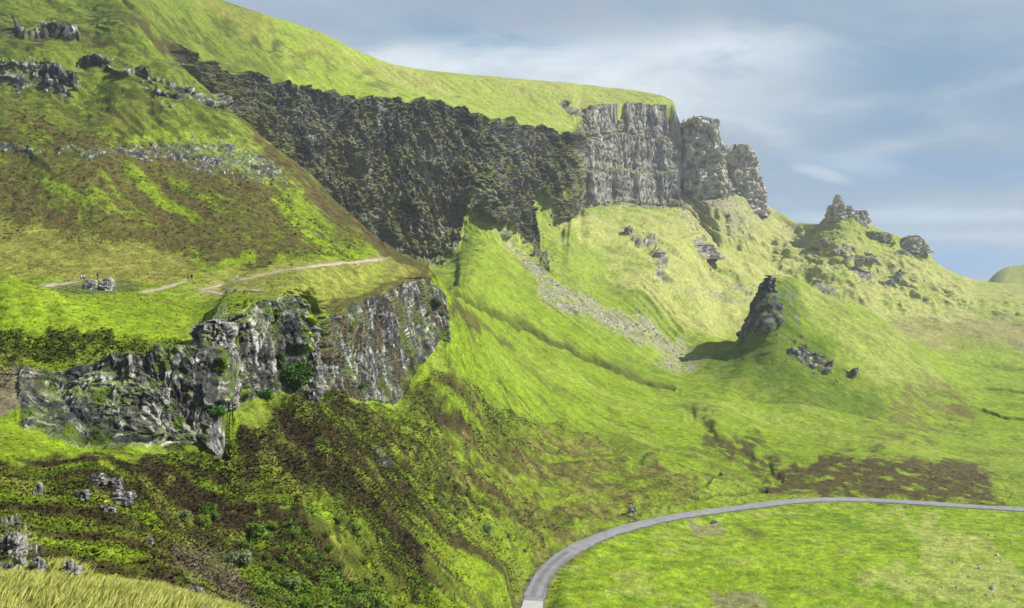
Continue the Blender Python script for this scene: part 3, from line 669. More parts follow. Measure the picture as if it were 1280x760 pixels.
for i, (nm, lab) in names.items():
    sel_ = Fq[ids == i]
    if len(sel_) < 50: continue
    used, inv = np.unique(sel_, return_inverse=True)
    mi = (fm(rmk) > .5)[ids == i].astype(int)
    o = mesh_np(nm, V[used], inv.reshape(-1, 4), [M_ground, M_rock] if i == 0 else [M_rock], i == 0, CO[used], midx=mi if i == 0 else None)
    if i == 0: tag(o, kind='structure')
    else: tag(o, lab, nm)
    TERR.append(o)

# ------------------------------------------------------------------ placing on the built ground
step = 2
Vc = V.reshape(NV, NU, 3)
vis = np.arange(NU)
bv = BVHTree.FromPolygons(V.tolist(), Fq[((fs > 2) & (fs < 18) & (fpx > -60) & (fpx < 1340))].tolist(), all_triangles=False)
def cast(px, py):
    dr = Vector(((px - CX) / F, 1.0, (HY - py) / F)).normalized()
    loc, n, i, dist = bv.ray_cast(Vector((0, 0, 0)), dr)
    return loc, n
def drop(x, y):
    loc, n, i, dist = bv.ray_cast(Vector((x, y, 400)), Vector((0, 0, -1)))
    return loc, n

# ------------------------------------------------------------------ road and paths
def noise_n(name): pass
def ribbon(name, L, width, mat, lift, crown=0, nx=6, drape=False):
    T = np.gradient(L[:, :2], axis=0); T /= np.linalg.norm(T, axis=1, keepdims=True) + 1e-9
    Nn = np.stack([-T[:, 1], T[:, 0]], 1)
    vs = []
    for i in range(len(L)):
        for j in range(nx + 1):
            s = (j / nx - .5) * 2
            wv = width * .5 * (1 + .07 * math.sin(i * .7 + j) + .06 * math.sin(i * 0.23) + .05 * math.sin(i * 1.9 + 2 * j)) if abs(s) == 1 else width * .5
            xx = L[i, 0] + Nn[i, 0] * s * wv; yy = L[i, 1] + Nn[i, 1] * s * wv; zz = L[i, 2] + lift + crown * (1 - s * s)
            if drape:
                l, n = drop(xx, yy)
                if l is not None: zz = l.z + lift
            vs.append((xx, yy, zz))
    n1_ = nx + 1; f = []
    for i in range(len(L) - 1):
        for j in range(nx): f.append((i*n1_+j, i*n1_+j+1, (i+1)*n1_+j+1, (i+1)*n1_+j))
    vs = np.array(vs); f = np.array(f)
    o = mesh_np(name, vs, f[:, ::-1], [mat], True)
    return o
# tarmac: pale worn single track with darker wheel tracks; colour varies along and across
def road_mat(name, col, col2):
    m, t, b = nt(name); N = t.nodes; L = t.links; b.inputs['Roughness'].default_value = .75
    tc = N.new('ShaderNodeTexCoord'); n1 = N.new('ShaderNodeTexNoise'); n1.inputs['Scale'].default_value = .5; n1.inputs['Detail'].default_value = 8
    n2 = N.new('ShaderNodeTexNoise'); n2.inputs['Scale'].default_value = 9
    L.new(tc.outputs['Object'], n1.inputs['Vector']); L.new(tc.outputs['Object'], n2.inputs['Vector'])
    mx = N.new('ShaderNodeMixRGB'); mx.inputs[1].default_value = (*col, 1); mx.inputs[2].default_value = (*col2, 1)
    a = N.new('ShaderNodeMath'); a.operation = 'MULTIPLY_ADD'; L.new(n2.outputs['Fac'], a.inputs[0]); a.inputs[1].default_value = .35; L.new(n1.outputs['Fac'], a.inputs[2])
    mr = N.new('ShaderNodeMapRange'); mr.inputs['From Min'].default_value = .4; mr.inputs['From Max'].default_value = .9; L.new(a.outputs[0], mr.inputs[0])
    L.new(mr.outputs[0], mx.inputs[0]); L.new(mx.outputs[0], b.inputs['Base Color'])
    return m
M_road = road_mat('worn_tarmac', (.17, .175, .185), (.26, .265, .275)); M_dark = road_mat('wheel_worn_tarmac', (.125, .13, .14), (.20, .205, .215)); M_pale = road_mat('pale_concrete', (.33, .335, .34), (.42, .42, .42))
M_path = plain('trodden_earth', (.36, .30, .22), .95, 1.5, .35, .4)
o = ribbon('road', road, 4.4, M_road, .02, .05); tag(o, kind='structure')
# darker strips (wheel tracks) on the bend and the pale patch at its near end
seg = [i for i in range(len(road)) if 175 < road[i, 1] < 197 and road[i,0] < 16]
def offset(L, s):
    T = np.gradient(L[:, :2], axis=0); T /= np.linalg.norm(T, axis=1, keepdims=True) + 1e-9
    Q = L.copy(); Q[:, 0] += -T[:, 1] * s; Q[:, 1] += T[:, 0] * s; return Q
o = ribbon('road_patch', offset(road[seg], 0.0), 4.1, M_dark, .09, .0); tag(o, kind='structure')
o = ribbon('road_track', offset(road[seg], 1.5), 1.0, M_road, .115, .0, 2); tag(o, kind='structure')
o = ribbon('road_track', offset(road[seg], -.9), 1.2, M_road, .115, .0, 2); tag(o, kind='structure')
seg2 = [i for i in range(len(road)) if 120 < road[i, 1] < 174 and road[i,0] < 10]
o = ribbon('road_layby', road[seg2], 4.7, M_pale, .10, .0); tag(o, kind='structure')
for L, wd in zip(PATHS, (1.2, 1.7, 1.25, .9)):
    pts = []
    for (a, b), (c, d_) in zip(L[:-1], L[1:]):
        for t in np.linspace(0, 1, 8, endpoint=False):
            l, n = cast(a + (c - a) * t, b + (d_ - b) * t)
            if l is not None and l.y > 120: pts.append(tuple(l))
    if len(pts) > 4:
        P = np.array(pts)
        for _ in range(4): P[1:-1] = (P[:-2] + 2 * P[1:-1] + P[2:]) / 4
        o = ribbon('path', resample(P[::3], .8), wd, M_path, .07, 0, 6, drape=True); tag(o, kind='structure')

# ------------------------------------------------------------------ rocks: real lumps with thickness
def rock_mesh(name, W, D_, H_, seed, sub=24, light_=.5, block=1.0, taper=.75, mat=None, lean=0, grass=0.0, prof=None, tint=0):
    """a blocky rock on z=0..H; prof: list of (t, left, right) in units of metres for traced stacks"""
    nh = max(10, int(sub * 1.3)); na = sub * 2
    vs = []
    for i in range(nh + 1):
        t = i / nh
        for j in range(na):
            a = 2 * math.pi * j / na
            ca, sa = math.cos(a), math.sin(a)
            e = .65
            cx_ = math.copysign(abs(ca) ** e, ca); cy_ = math.copysign(abs(sa) ** e, sa)
            if prof:
                ts = [p[0] for p in prof]
                l = np.interp(t, ts, [p[1] for p in prof]); r = np.interp(t, ts, [p[2] for p in prof])
                hw = (r - l) / 2; mx_ = (r + l) / 2; dd_ = D_ * .5 * (1 - (1 - taper) * t)
                if t > .97: hw *= .6; dd_ *= .6
                vs.append((mx_ + cx_ * hw, cy_ * dd_, t * H_))
            else:
                k = (1 - (1 - taper) * t ** 1.6) * math.sqrt(max(0, 1 - t ** 5 * .9))
                vs.append((cx_ * W * .5 * k + lean * t, cy_ * D_ * .5 * k, t * H_))
    vs.append((vs[-1][0] * 0 + (prof and (prof[-1][1] + prof[-1][2]) / 2 or lean), 0, H_))
    P = np.array(vs)
    s = max(W, H_) / 5.0 / block
    x, y, z = P[:, 0] / s + seed * 7.3, P[:, 1] / s, P[:, 2] / s
    ww = fbm(x * .5, y * .5, z * .5, 2, seed)
    f1, f2, c1 = cells(x * .7 + ww, y * .7, z * .45, seed + 3); g1_, g2_, c2 = cells(x * 1.8 + ww, y * 1.8, z * 1.5, seed + 5)
    ck = 1 - sstep(f2 - f1, 0, .15)
    st_ = fbm(x * .2, y * .2, z * 1.6 + ww * .5, 3, seed + 12, ridged=True)
    dd_ = (c1 - .5) * 1.0 - ck * .3 + (c2 - .5) * .45 + st_ * .28 + fbm(x * 2.0, y * 2.0, z * 1.6, 4, seed + 9) * .7
    ctr = np.array([0, 0, H_ * .4]) if not prof else np.stack([np.interp(P[:, 2] / H_, [p[0] for p in prof], [(p[1] + p[2]) / 2 for p in prof]), 0 * P[:, 0], P[:, 2]], 1)
    nn = P - ctr; nn /= np.linalg.norm(nn, axis=1, keepdims=True) + 1e-6
    P = P + nn * (dd_ * s)[:, None]
    ids_ = np.arange(nh * na)
    a0 = ids_; i_, j_ = a0 // na, a0 % na
    Fc = np.stack([i_ * na + j_, i_ * na + (j_ + 1) % na, (i_ + 1) * na + (j_ + 1) % na, (i_ + 1) * na + j_], 1)
    top = np.array([[nh * na + j, nh * na + (j + 1) % na, len(P) - 1, len(P) - 1] for j in range(na)])
    lv = np.clip(light_ - .1 + .25 * st_ + .8 * (c2 - .5) + .5 * (c1 - .5) + .4 * fbm(x * 3, y * 3, z * 3, 2, seed + 8), 0, 1)
    col = mixc(mixc(np.broadcast_to(RD, P.shape), RM, sstep(lv, 0, .5)), RL, sstep(lv, .45, .95))
    col = mixc(col, RD, ck * .6)
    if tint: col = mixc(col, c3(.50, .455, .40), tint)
    if grass: col = mixc(col, OLV * 1.4, sstep(fbm(x * .8, y * .8, z * .8, 3, seed + 4), .1, .5) * grass)
    tri = np.vstack([Fc[:, [0, 1, 2]], Fc[:, [0, 2, 3]], top[:, :3]])
    o = mesh_np(name, P, tri, [mat or M_rock], False, col)
    return o
M_white = plain('white_stone', (.62, .60, .56), .9, 3, .2, .2)
def boulder(px, py, wpx, hpx, seed, label, cat='boulder', name='boulder', light_=.6, group=None, y=None, block=1.0, sink=.25, sub=14, mat=None):
    l, n = cast(px, py)
    if l is None: return None
    d_ = l.y; W = wpx * d_ / F; H_ = hpx * d_ / F
    o = rock_mesh(name, W, W * random.uniform(.7, 1.0), H_ * (1 + sink), seed, sub, light_, block, mat=mat)
    o.location = (l.x, l.y + W * .2, l.z - H_ * sink); o.rotation_euler = (0, 0, 0)
    tag(o, label, cat, group); return o
def stack(outline, y, depth, seed, name, label, cat, light_=.45, grass=0, sub=40, taper=.8, block=2.6, tint=None):
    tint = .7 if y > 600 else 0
    """outline: list of (py, left px, right px) from base up; placed at distance y with real depth"""
    z0 = (HY - outline[0][0]) / F * y; H_ = (HY - outline[-1][0]) / F * y - z0
    cx_ = (outline[0][1] + outline[0][2]) / 2
    x0 = (cx_ - CX) / F * y
    prof = [(((HY - p) / F * y - z0) / H_, (l - cx_) / F * y, (r - cx_) / F * y) for p, l, r in outline]
    W = (outline[0][2] - outline[0][1]) / F * y
    o = rock_mesh(name, W, depth, H_, seed, sub, light_, block, taper, prof=prof, grass=grass, tint=tint)
    o.location = (x0, y, z0); tag(o, label, cat); return o
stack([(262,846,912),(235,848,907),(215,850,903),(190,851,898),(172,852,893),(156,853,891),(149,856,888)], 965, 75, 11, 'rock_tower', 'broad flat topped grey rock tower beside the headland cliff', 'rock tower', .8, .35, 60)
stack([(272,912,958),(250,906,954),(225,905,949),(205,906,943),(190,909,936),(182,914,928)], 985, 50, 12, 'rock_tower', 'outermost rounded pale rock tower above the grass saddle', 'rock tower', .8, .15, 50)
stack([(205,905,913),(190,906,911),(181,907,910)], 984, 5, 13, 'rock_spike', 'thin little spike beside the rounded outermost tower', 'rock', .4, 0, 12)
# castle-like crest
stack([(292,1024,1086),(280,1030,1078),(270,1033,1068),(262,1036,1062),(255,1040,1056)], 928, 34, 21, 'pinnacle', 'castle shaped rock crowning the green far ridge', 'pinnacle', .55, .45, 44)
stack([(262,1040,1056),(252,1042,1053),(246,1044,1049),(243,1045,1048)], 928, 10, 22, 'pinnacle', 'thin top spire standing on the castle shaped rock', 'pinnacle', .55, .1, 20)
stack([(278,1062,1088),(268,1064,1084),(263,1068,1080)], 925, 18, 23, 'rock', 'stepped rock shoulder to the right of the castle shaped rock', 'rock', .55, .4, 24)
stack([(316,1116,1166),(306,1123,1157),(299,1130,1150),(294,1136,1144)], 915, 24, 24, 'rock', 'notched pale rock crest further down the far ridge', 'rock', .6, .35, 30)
stack([(288,1010,1030),(281,1012,1026)], 930, 12, 25, 'rock', 'low dark rock left of the castle shaped rock', 'rock', .35, .3, 16)
stack([(512,258,291),(478,255,292),(450,250,291),(425,247,289),(408,250,286),(400,256,280)], 113, 7, 41, 'crag', 'knobbly grey rock pillar at the break between the broken crag and the white pillared crag', 'rock pillar', .5, .5, 60, taper=.8)
stack([(500,374,398),(460,375,397),(425,377,395),(404,379,392),(394,381,388)], 143, 7, 42, 'crag', 'dark rock pillar added in the shaded recess between the white pillared crag and the ribbed crag', 'rock pillar', .25, .5, 44, taper=.8)  # added dark stack stands in for the shaded recess behind the pillared crag
# dark crag on the cone
stack([(432,926,962),(414,931,968),(398,936,970),(381,943,968),(364,950,966),(352,956,965),(344,960,965)], 490, 24, 31, 'crag', 'dark layered crag on the left side of the pointed green hill', 'crag', .22, .12, 54, taper=.5)
stack([(348,816,838),(335,815,836),(322,817,832),(313,821,828)], 655, 16, 32, 'crag', 'small dark upright crag on the hummocks below the headland', 'crag', .3, .1, 28)
stack([(370,823,862),(358,826,850),(345,830,842)], 640, 16, 33, 'crag', 'broken rock step beneath the small dark upright crag', 'crag', .45, .3, 28)
stack([(324,856,906),(313,864,896),(305,874,886)], 770, 22, 34, 'rock', 'slanting grey slabs to the right of the hummocks', 'rock', .6, .3, 30)
BL_ = [(12,690,26,22,'tall pale lichen covered rock at the left edge above the grass'), (20,712,16,20,'knobbly grey rock below the tall one at the left edge'),
 (42,726,26,24,'white blotched rock left of its twin behind the near grass'), (84,728,22,24,'grey rock right of its twin behind the near grass'), (10,722,20,14,'low dark rock at the left edge beside the near grass'),
 (242,748,20,12,'lichen covered rock at the right end of the near grass'),
 (166,622,7,9,'thin white stone standing in the dark heather above the bright green tongue'), (48,618,8,14,'pair of pale streaked stone in the dark bank below the green bench'),
 (186,678,9,7,'small pale stone in the heather right of the green gully'), (791,642,9,9,'lone grey boulder in the brown heather above the road bend'),
 (893,655,8,4,'pale stone slab in the bare bank just below the road'), (786,292,12,9,'round boulder at the left end of the far hummocks'),
 (112,362,16,12,'grey split boulder below the walkers on the path'), (131,363,20,13,'larger pale boulder below the walkers on the path'),
 (205,500,10,14,'pale block at the foot of the broken grey crag')]
for i, (a, b, w_, h_, lab) in enumerate(BL_): boulder(a, b, w_, h_, 50 + i, lab, light_=.72 if i not in (4,) else .3, sub=16)
# pale stones in the pasture
for i, (a, b, s) in enumerate([(1247,695,4),(1225,711,3.5),(1223,707,2.5),(1192,704,3),(1134,727,3),(1242,737,6),(1238,735,3),(1234,744,3),(1243,745,3),(1269,733,3),(1178,735,3),(1196,735,3),(1237,669,3),(1017,706,2.5),(1246,671,3),(1265,679,3)]):
    boulder(a, b, s, s * .8, 80 + i, 'small white stone in the lower pasture right of the pale grass patch', 'stone', 'stone', 1.0, 'white stones scattered in the lower pasture', sub=6, mat=M_white)

# scree: countless small blocks
def scatter_on(mask, n, pw=1.0):
    w_ = (mask * np.ones(Y.shape)).copy(); w_[:-1] *= 1; w_ = w_.reshape(-1)
    # weight by surface area
    P = np.stack([X, Y, Z], -1); a = np.zeros(Y.shape)
    a[:-1, :-1] = np.linalg.norm(np.cross(P[1:, :-1] - P[:-1, :-1], P[:-1, 1:] - P[:-1, :-1]), axis=-1)
    w_ = w_ * a.reshape(-1) ** pw; w_ /= w_.sum()
    i = RNG.choice(len(w_), n, p=w_)
    r, c = i // NU, i % NU; r = np.minimum(r, NV - 2); c = np.minimum(c, NU - 2)
    a_, b_ = RNG.random(n)[:, None], RNG.random(n)[:, None]
    return P[r, c] + (P[r+1, c] - P[r, c]) * a_ + (P[r, c+1] - P[r, c]) * b_, B3[r, c], N2[r, c]
def blocks(name, P, size, cols):
    n = len(P); base = np.array([[-1,-1,-.5],[1,-1,-.5],[1,1,-.5],[-1,1,-.5],[-.7,-.7,.8],[.7,-.7,.8],[.7,.7,.8],[-.7,.7,.8]])
    Vb = base[None] * size[:, None, None] * .5 * (1 + RNG.uniform(-.35, .35, (n, 8, 3)))
    a = RNG.uniform(0, 6.28, n); ca, sa = np.cos(a)[:, None], np.sin(a)[:, None]
    vx = Vb[..., 0] * ca - Vb[..., 1] * sa; vy = Vb[..., 0] * sa + Vb[..., 1] * ca
    Vb = np.stack([vx, vy, Vb[..., 2]], -1) + P[:, None]
    fb = np.array([[0,1,5,4],[1,2,6,5],[2,3,7,6],[3,0,4,7],[4,5,6,7]])
    Fb = (fb[None] + (np.arange(n) * 8)[:, None, None]).reshape(-1, 4)
    return mesh_np(name, Vb.reshape(-1, 3), Fb, [M_rock], False, np.repeat(cols, 8, 0))
P, c_, _ = scatter_on(np.clip(SCR, 0, 1) ** 2 * (Y > 300) * sstep(m2, -.3, .4), 9000)
o = blocks('scree', P, RNG.gamma(1.6, .16, len(P)) + .18, SCREE * RNG.uniform(.5, 1.0, (len(P), 1))); tag(o, 'loose grey scree streaks below the cliffs', 'scree', kind='stuff')

HALO = np.clip(blur(ROCK, 10) * 4, 0, 1) * (1 - rmk) * (Y > 260) * (S < 14.6) * sstep(m2, -.3, .3) + .5 * CR * (R_small > .05) * (S < 17)
P, c_, _ = scatter_on(HALO, 3500)
o = blocks('scree', P, RNG.gamma(1.4, .3, len(P)) + .25, mixc(np.broadcast_to(RM * 1.3, (len(P), 3)), SCREE, RNG.random(len(P)))); tag(o, 'fallen grey blocks strewn below the cliffs and outcrops', 'scree', kind='stuff')
for i, (a, b, w_, h_) in enumerate([(118,604,24,9),(142,610,20,12),(150,628,28,11),(132,640,20,7),(100,622,18,7)]):
    boulder(a, b, w_, h_, 140 + i, ['topmost dark rock under the rim of the bright green bench', 'dark upright rock just below the rim of the bright green bench', 'widest dark rock in the heather bank left of the thin white stone', 'lowest dark rock in the heather bank below the bench', 'leftmost dark rock in the heather bank below the bench'][i], light_=.35, sub=14)
# ------------------------------------------------------------------ vegetation as small real faces
grassy = (1 - rmk) * sstep(rd, 2.9, 3.4) * (S > 2.05) * (S < 12.5) * (PX > -40) * (PX < 1320)
for L in PATHS: grassy = grassy * (1 - lmask([(a, b, 3) for a, b in L], 3, 1, y0=120, y1=300, warp=.2))
HEATH2 = HEATH * (1 - .9 * sstep(PX + 60 * m2, 520, 760) * (Y < 300)) * sstep(m1 + .8 * m2 + .9 - sstep(PX, 350, 650), -.3, .9)
HM = np.clip((HEATH2 + .8 * BL) * sstep(m2 + .5*m1, -.8, .3) * (1 - .35 * MOOR), 0, 1)
def tufts(name, P, C0, size, hgt, k=4):
    n = len(P)
    a = RNG.uniform(0, 6.28, (n, k)); r = RNG.uniform(.1, .5, (n, k)) * size[:, None]
    cx_ = P[:, None, 0] + np.cos(a) * r; cy_ = P[:, None, 1] + np.sin(a) * r
    b = RNG.uniform(0, 6.28, (n, k)); ww = size[:, None] * RNG.uniform(.25, .5, (n, k)); hh = hgt[:, None] * RNG.uniform(.6, 1.2, (n, k))
    lx = np.cos(a) * size[:, None] * .35; ly = np.sin(a) * size[:, None] * .35
    z0 = P[:, None, 2] - .1 * hgt[:, None] + 0 * a
    v0 = np.stack([cx_ - np.cos(b) * ww, cy_ - np.sin(b) * ww, z0], -1); v1 = np.stack([cx_ + np.cos(b) * ww, cy_ + np.sin(b) * ww, z0], -1)
    v2 = np.stack([cx_ + lx, cy_ + ly, z0 + hh], -1)
    Vt = np.stack([v0, v1, v2], 2).reshape(-1, 3)
    Ft = np.arange(len(Vt)).reshape(-1, 3)
    cc = np.repeat(C0 * RNG.uniform(.85, 1.2, (n, 1)), 3 * k, 0)
    return mesh_np(name, Vt, Ft, [M_tuft], False, cc)
_B3 = B3; B3 = blur(B3, 3)
P, c_, _ = scatter_on(grassy * HM * (1 - .85 * MOOR) * (Y < 330) * (Y > 26) / np.maximum(Y, 30) ** 1.35, 150000)
sz = (.13 + P[:, 1] * .0014) * np.clip(RNG.lognormal(0, .35, len(P)), .4, 2.2); o = tufts('heather', P, np.clip(c_ * 1.25, .012, .6), sz, sz * .42, 5)
tag(o, 'brown and green heather covering the near slopes', 'heather', kind='stuff')
B3 = _B3
P, c_, _ = scatter_on(grassy * (1 - HM) * (1 - .93 * FL) * (Y < 300) * (Y > 26) / np.maximum(Y, 30) ** 1.2, 45000)
sz = (.16 + P[:, 1] * .0010) * RNG.uniform(.6, 1.4, len(P)); o = tufts('grass', P, c_ * 1.1, sz, sz * .4)
tag(o, 'short green hill grass in small tussocks', 'grass', kind='stuff')
# long grass of the nearest crest
FGm = (S < 3.0) * (S > 1.05) * (PX < 430) * (PX > -60) * (Y > 12) * (PY < 800)
P, c_, _ = scatter_on(FGm * 1.0, 110000)
n = len(P); a = RNG.normal(.3, .7, n); hh = RNG.uniform(.18, .5, n); wd = .008 + .012 * RNG.random(n)
lean = hh * RNG.uniform(.1, .6, n); dirx, diry = np.cos(a), np.sin(a); b = RNG.uniform(0, 3.14, n)
ox, oy = np.cos(b) * wd, np.sin(b) * wd
def pt(t, s): return np.stack([P[:, 0] + dirx * lean * t * t + ox * s * (1 - t * .8), P[:, 1] + diry * lean * t * t + oy * s * (1 - t * .8), P[:, 2] - .03 + hh * t * (1 - .15 * t)], -1)
Vt = np.stack([pt(0, -1), pt(0, 1), pt(.5, 1), pt(.5, -1), pt(1, .3), pt(1, -.3)], 1).reshape(-1, 3)
bi = (np.arange(n) * 6)[:, None]; Ft = np.vstack([bi + np.array([[0, 1, 2, 3]]), bi + np.array([[3, 2, 4, 5]])])
gc = mixc(np.broadcast_to(c3(.36, .46, .03), (n, 3)), c3(.80, .72, .26), RNG.random(n) ** 1.3) * RNG.uniform(.45, 1.3, (n, 1))
o = mesh_np('grass', Vt, Ft, [M_tuft], False, np.repeat(gc, 6, 0)); tag(o, 'long yellowish grass blades on the nearest crest', 'grass', kind='stuff')

# shrubs: stems + leaf faces in an uneven crown
M_wood = plain('shrub_wood', (.09, .065, .045), .9, 8)
def shrub(px, py, wpx, hpx, col, label, seed, group=None, name='shrub', dens=1.0, cat='shrub', onrock=True):
    l, n = cast(px, py)
    if l is None: return
    r_ = np.random.default_rng(seed); d_ = l.y; W = wpx * d_ / F; H_ = hpx * d_ / F
    root = empty(name, (l.x, l.y + .1, l.z - .05 * H_)); tag(root, label, cat, group)
    nl = int(9 * dens) + 4
    lobes = np.stack([r_.uniform(-.36, .36, nl) * W, r_.uniform(-.3, .3, nl) * W, r_.uniform(.25, .75, nl) * H_], 1); lr = r_.uniform(.16, .3, nl) * min(W, H_ * 1.3)
    m = int(150 * dens * nl); k = r_.integers(0, nl, m)
    dv = r_.normal(size=(m, 3)); dv /= np.linalg.norm(dv, axis=1, keepdims=True)
    Pl = lobes[k] + dv * (lr[k] * r_.uniform(.5, 1.1, m) ** .6)[:, None]; Pl[:, 2] = np.maximum(Pl[:, 2], .03 * H_)
    s_ = r_.uniform(.035, .075, m)[:, None] * max(W, H_) * .7
    t1 = r_.normal(size=(m, 3)); t1 /= np.linalg.norm(t1, axis=1, keepdims=True); t2 = np.cross(t1, dv + .3 * r_.normal(size=(m, 3))); t2 /= np.linalg.norm(t2, axis=1, keepdims=True) + 1e-6
    Vt = np.stack([Pl - t1 * s_, Pl + t2 * s_ * .6, Pl + t1 * s_, Pl - t2 * s_ * .6], 1).reshape(-1, 3)
    cl = np.array(col)[None] * r_.uniform(.55, 1.5, (m, 1)) * r_.uniform(.8, 1.2, nl)[k][:, None]
    mesh_np('foliage', Vt, np.arange(m * 4).reshape(-1, 4), [M_tuft], False, np.repeat(cl, 4, 0), parent=root)
    bm = bmesh.new()
    for q in range(5):
        e = Vector(lobes[q]) ; b0 = Vector((r_.uniform(-.05, .05) * W, r_.uniform(-.05, .05) * W, -.1 * H_))
        rr = .03 * W; ring = []
        for t, w__ in ((0, rr), (.5, rr * .6), (1, rr * .25)):
            c = b0.lerp(e, t) + Vector((0, 0, .04 * H_ * math.sin(t * 3)))
            ring.append([bm.verts.new(c + Vector((math.cos(a) * w__, math.sin(a) * w__, 0))) for a in (0, 1.57, 3.14, 4.71)])
        for i in range(2):
            for j in range(4): bm.faces.new((ring[i][j], ring[i][(j+1) % 4], ring[i+1][(j+1) % 4], ring[i+1][j]))
    me = bpy.data.meshes.new('stem'); bm.to_mesh(me); bm.free(); me.materials.append(M_wood)
    so = bpy.data.objects.new('stem', me); C.objects.link(so); so.parent = root
G_D = (.045, .11, .014); G_B = (.085, .165, .016); G_Y = (.16, .22, .02); G_P = (.20, .27, .085)
shrub(368,486,40,36,G_D,'dark green round bush at the right foot of the white pillared crag',1,dens=2.2)
shrub(332,500,24,14,(.05,.15,.012),'low dark green bush just left of the round bush',2)
shrub(352,462,12,30,G_B,'narrow strip of green growth climbing the white pillared crag',3,dens=1.2)
shrub(345,405,8,26,(.09,.17,.015),'upper green ivy strip near the top of the white pillared crag',4)
shrub(275,470,12,34,(.10,.17,.012),'hanging green growth between the two halves of the ledge crags',5,dens=1.3)
shrub(272,522,22,16,(.04,.14,.012),'dark green bush in the notch under the white pillared crag',6)
shrub(545,385,16,16,G_P,'pale grey green bush on the right rim of the ribbed crag',7,dens=1.5)
shrub(552,396,12,10,(.13,.24,.09),'smaller pale bush just below the grey green one on the ribbed crag',8)
shrub(534,395,10,9,(.14,.22,.05),'yellow green bush left of the grey green bush on the ribbed crag',9)
shrub(450,486,16,10,G_B,'bright green bush at the foot of the ribbed crag',10)
shrub(262,650,26,22,(.07,.15,.015),'rich green round bush in the middle of the dark heather slope',11,dens=1.4)
shrub(252,660,20,18,G_Y,'yellow green bush touching the rich green round one',12)
shrub(228,652,18,16,(.20,.24,.09),'greyish olive bush left of the rich green round one',13)
shrub(318,672,30,18,(.10,.17,.02),'wide green bush in the upper middle of the fern slope',14,dens=1.4)
shrub(340,662,14,14,G_Y,'lime green bush at the right end of the wide green bush',15)
shrub(300,708,26,20,(.17,.22,.09),'grey green bush left of the ferns near the bare earth',16,dens=1.4)
shrub(365,735,22,18,(.17,.25,.08),'pale blue green bush at the bottom among the ferns',17,dens=1.2)
shrub(478,670,14,10,G_Y,'lime bush on the lower slope left of the second gully',18)
shrub(410,690,14,10,G_B,'green bush right of the ferns beside the lime patches',19)
shrub(610,665,14,10,(.13,.27,.07),'pale green bush in the gully above the road bend',20)
shrub(545,628,10,10,(.12,.27,.07),'pale green bush at the end of the dark trench',21)
k = 0
for a, b in [(326,700),(338,712),(352,700),(345,728),(330,745),(385,700),(395,722),(378,760),(400,752),(415,735),(430,757),(360,688),(372,674),(390,668),(425,712),(445,740),(460,730),(310,688),(405,672),(420,654),(440,668),(350,752),(470,758),(455,705),
             (505,560),(520,575),(560,600),(585,620),(600,640),(470,540),(455,530),(570,655),(635,672),(655,690),(498,700),(520,725),(540,738)]:
    k += 1
    w_ = random.uniform(12, 22) if b > 645 and a < 480 else random.uniform(7, 11)
    col = random.choice([G_B, (.11,.185,.02), G_Y, (.09,.16,.02)])
    shrub(a + random.uniform(-4, 4), b, w_, w_ * .65, col, 'small bright green fern clump growing among heather on the lower slope', 100 + k, 'fern clumps on the lower slope', 'fern_clump', .6, 'fern')

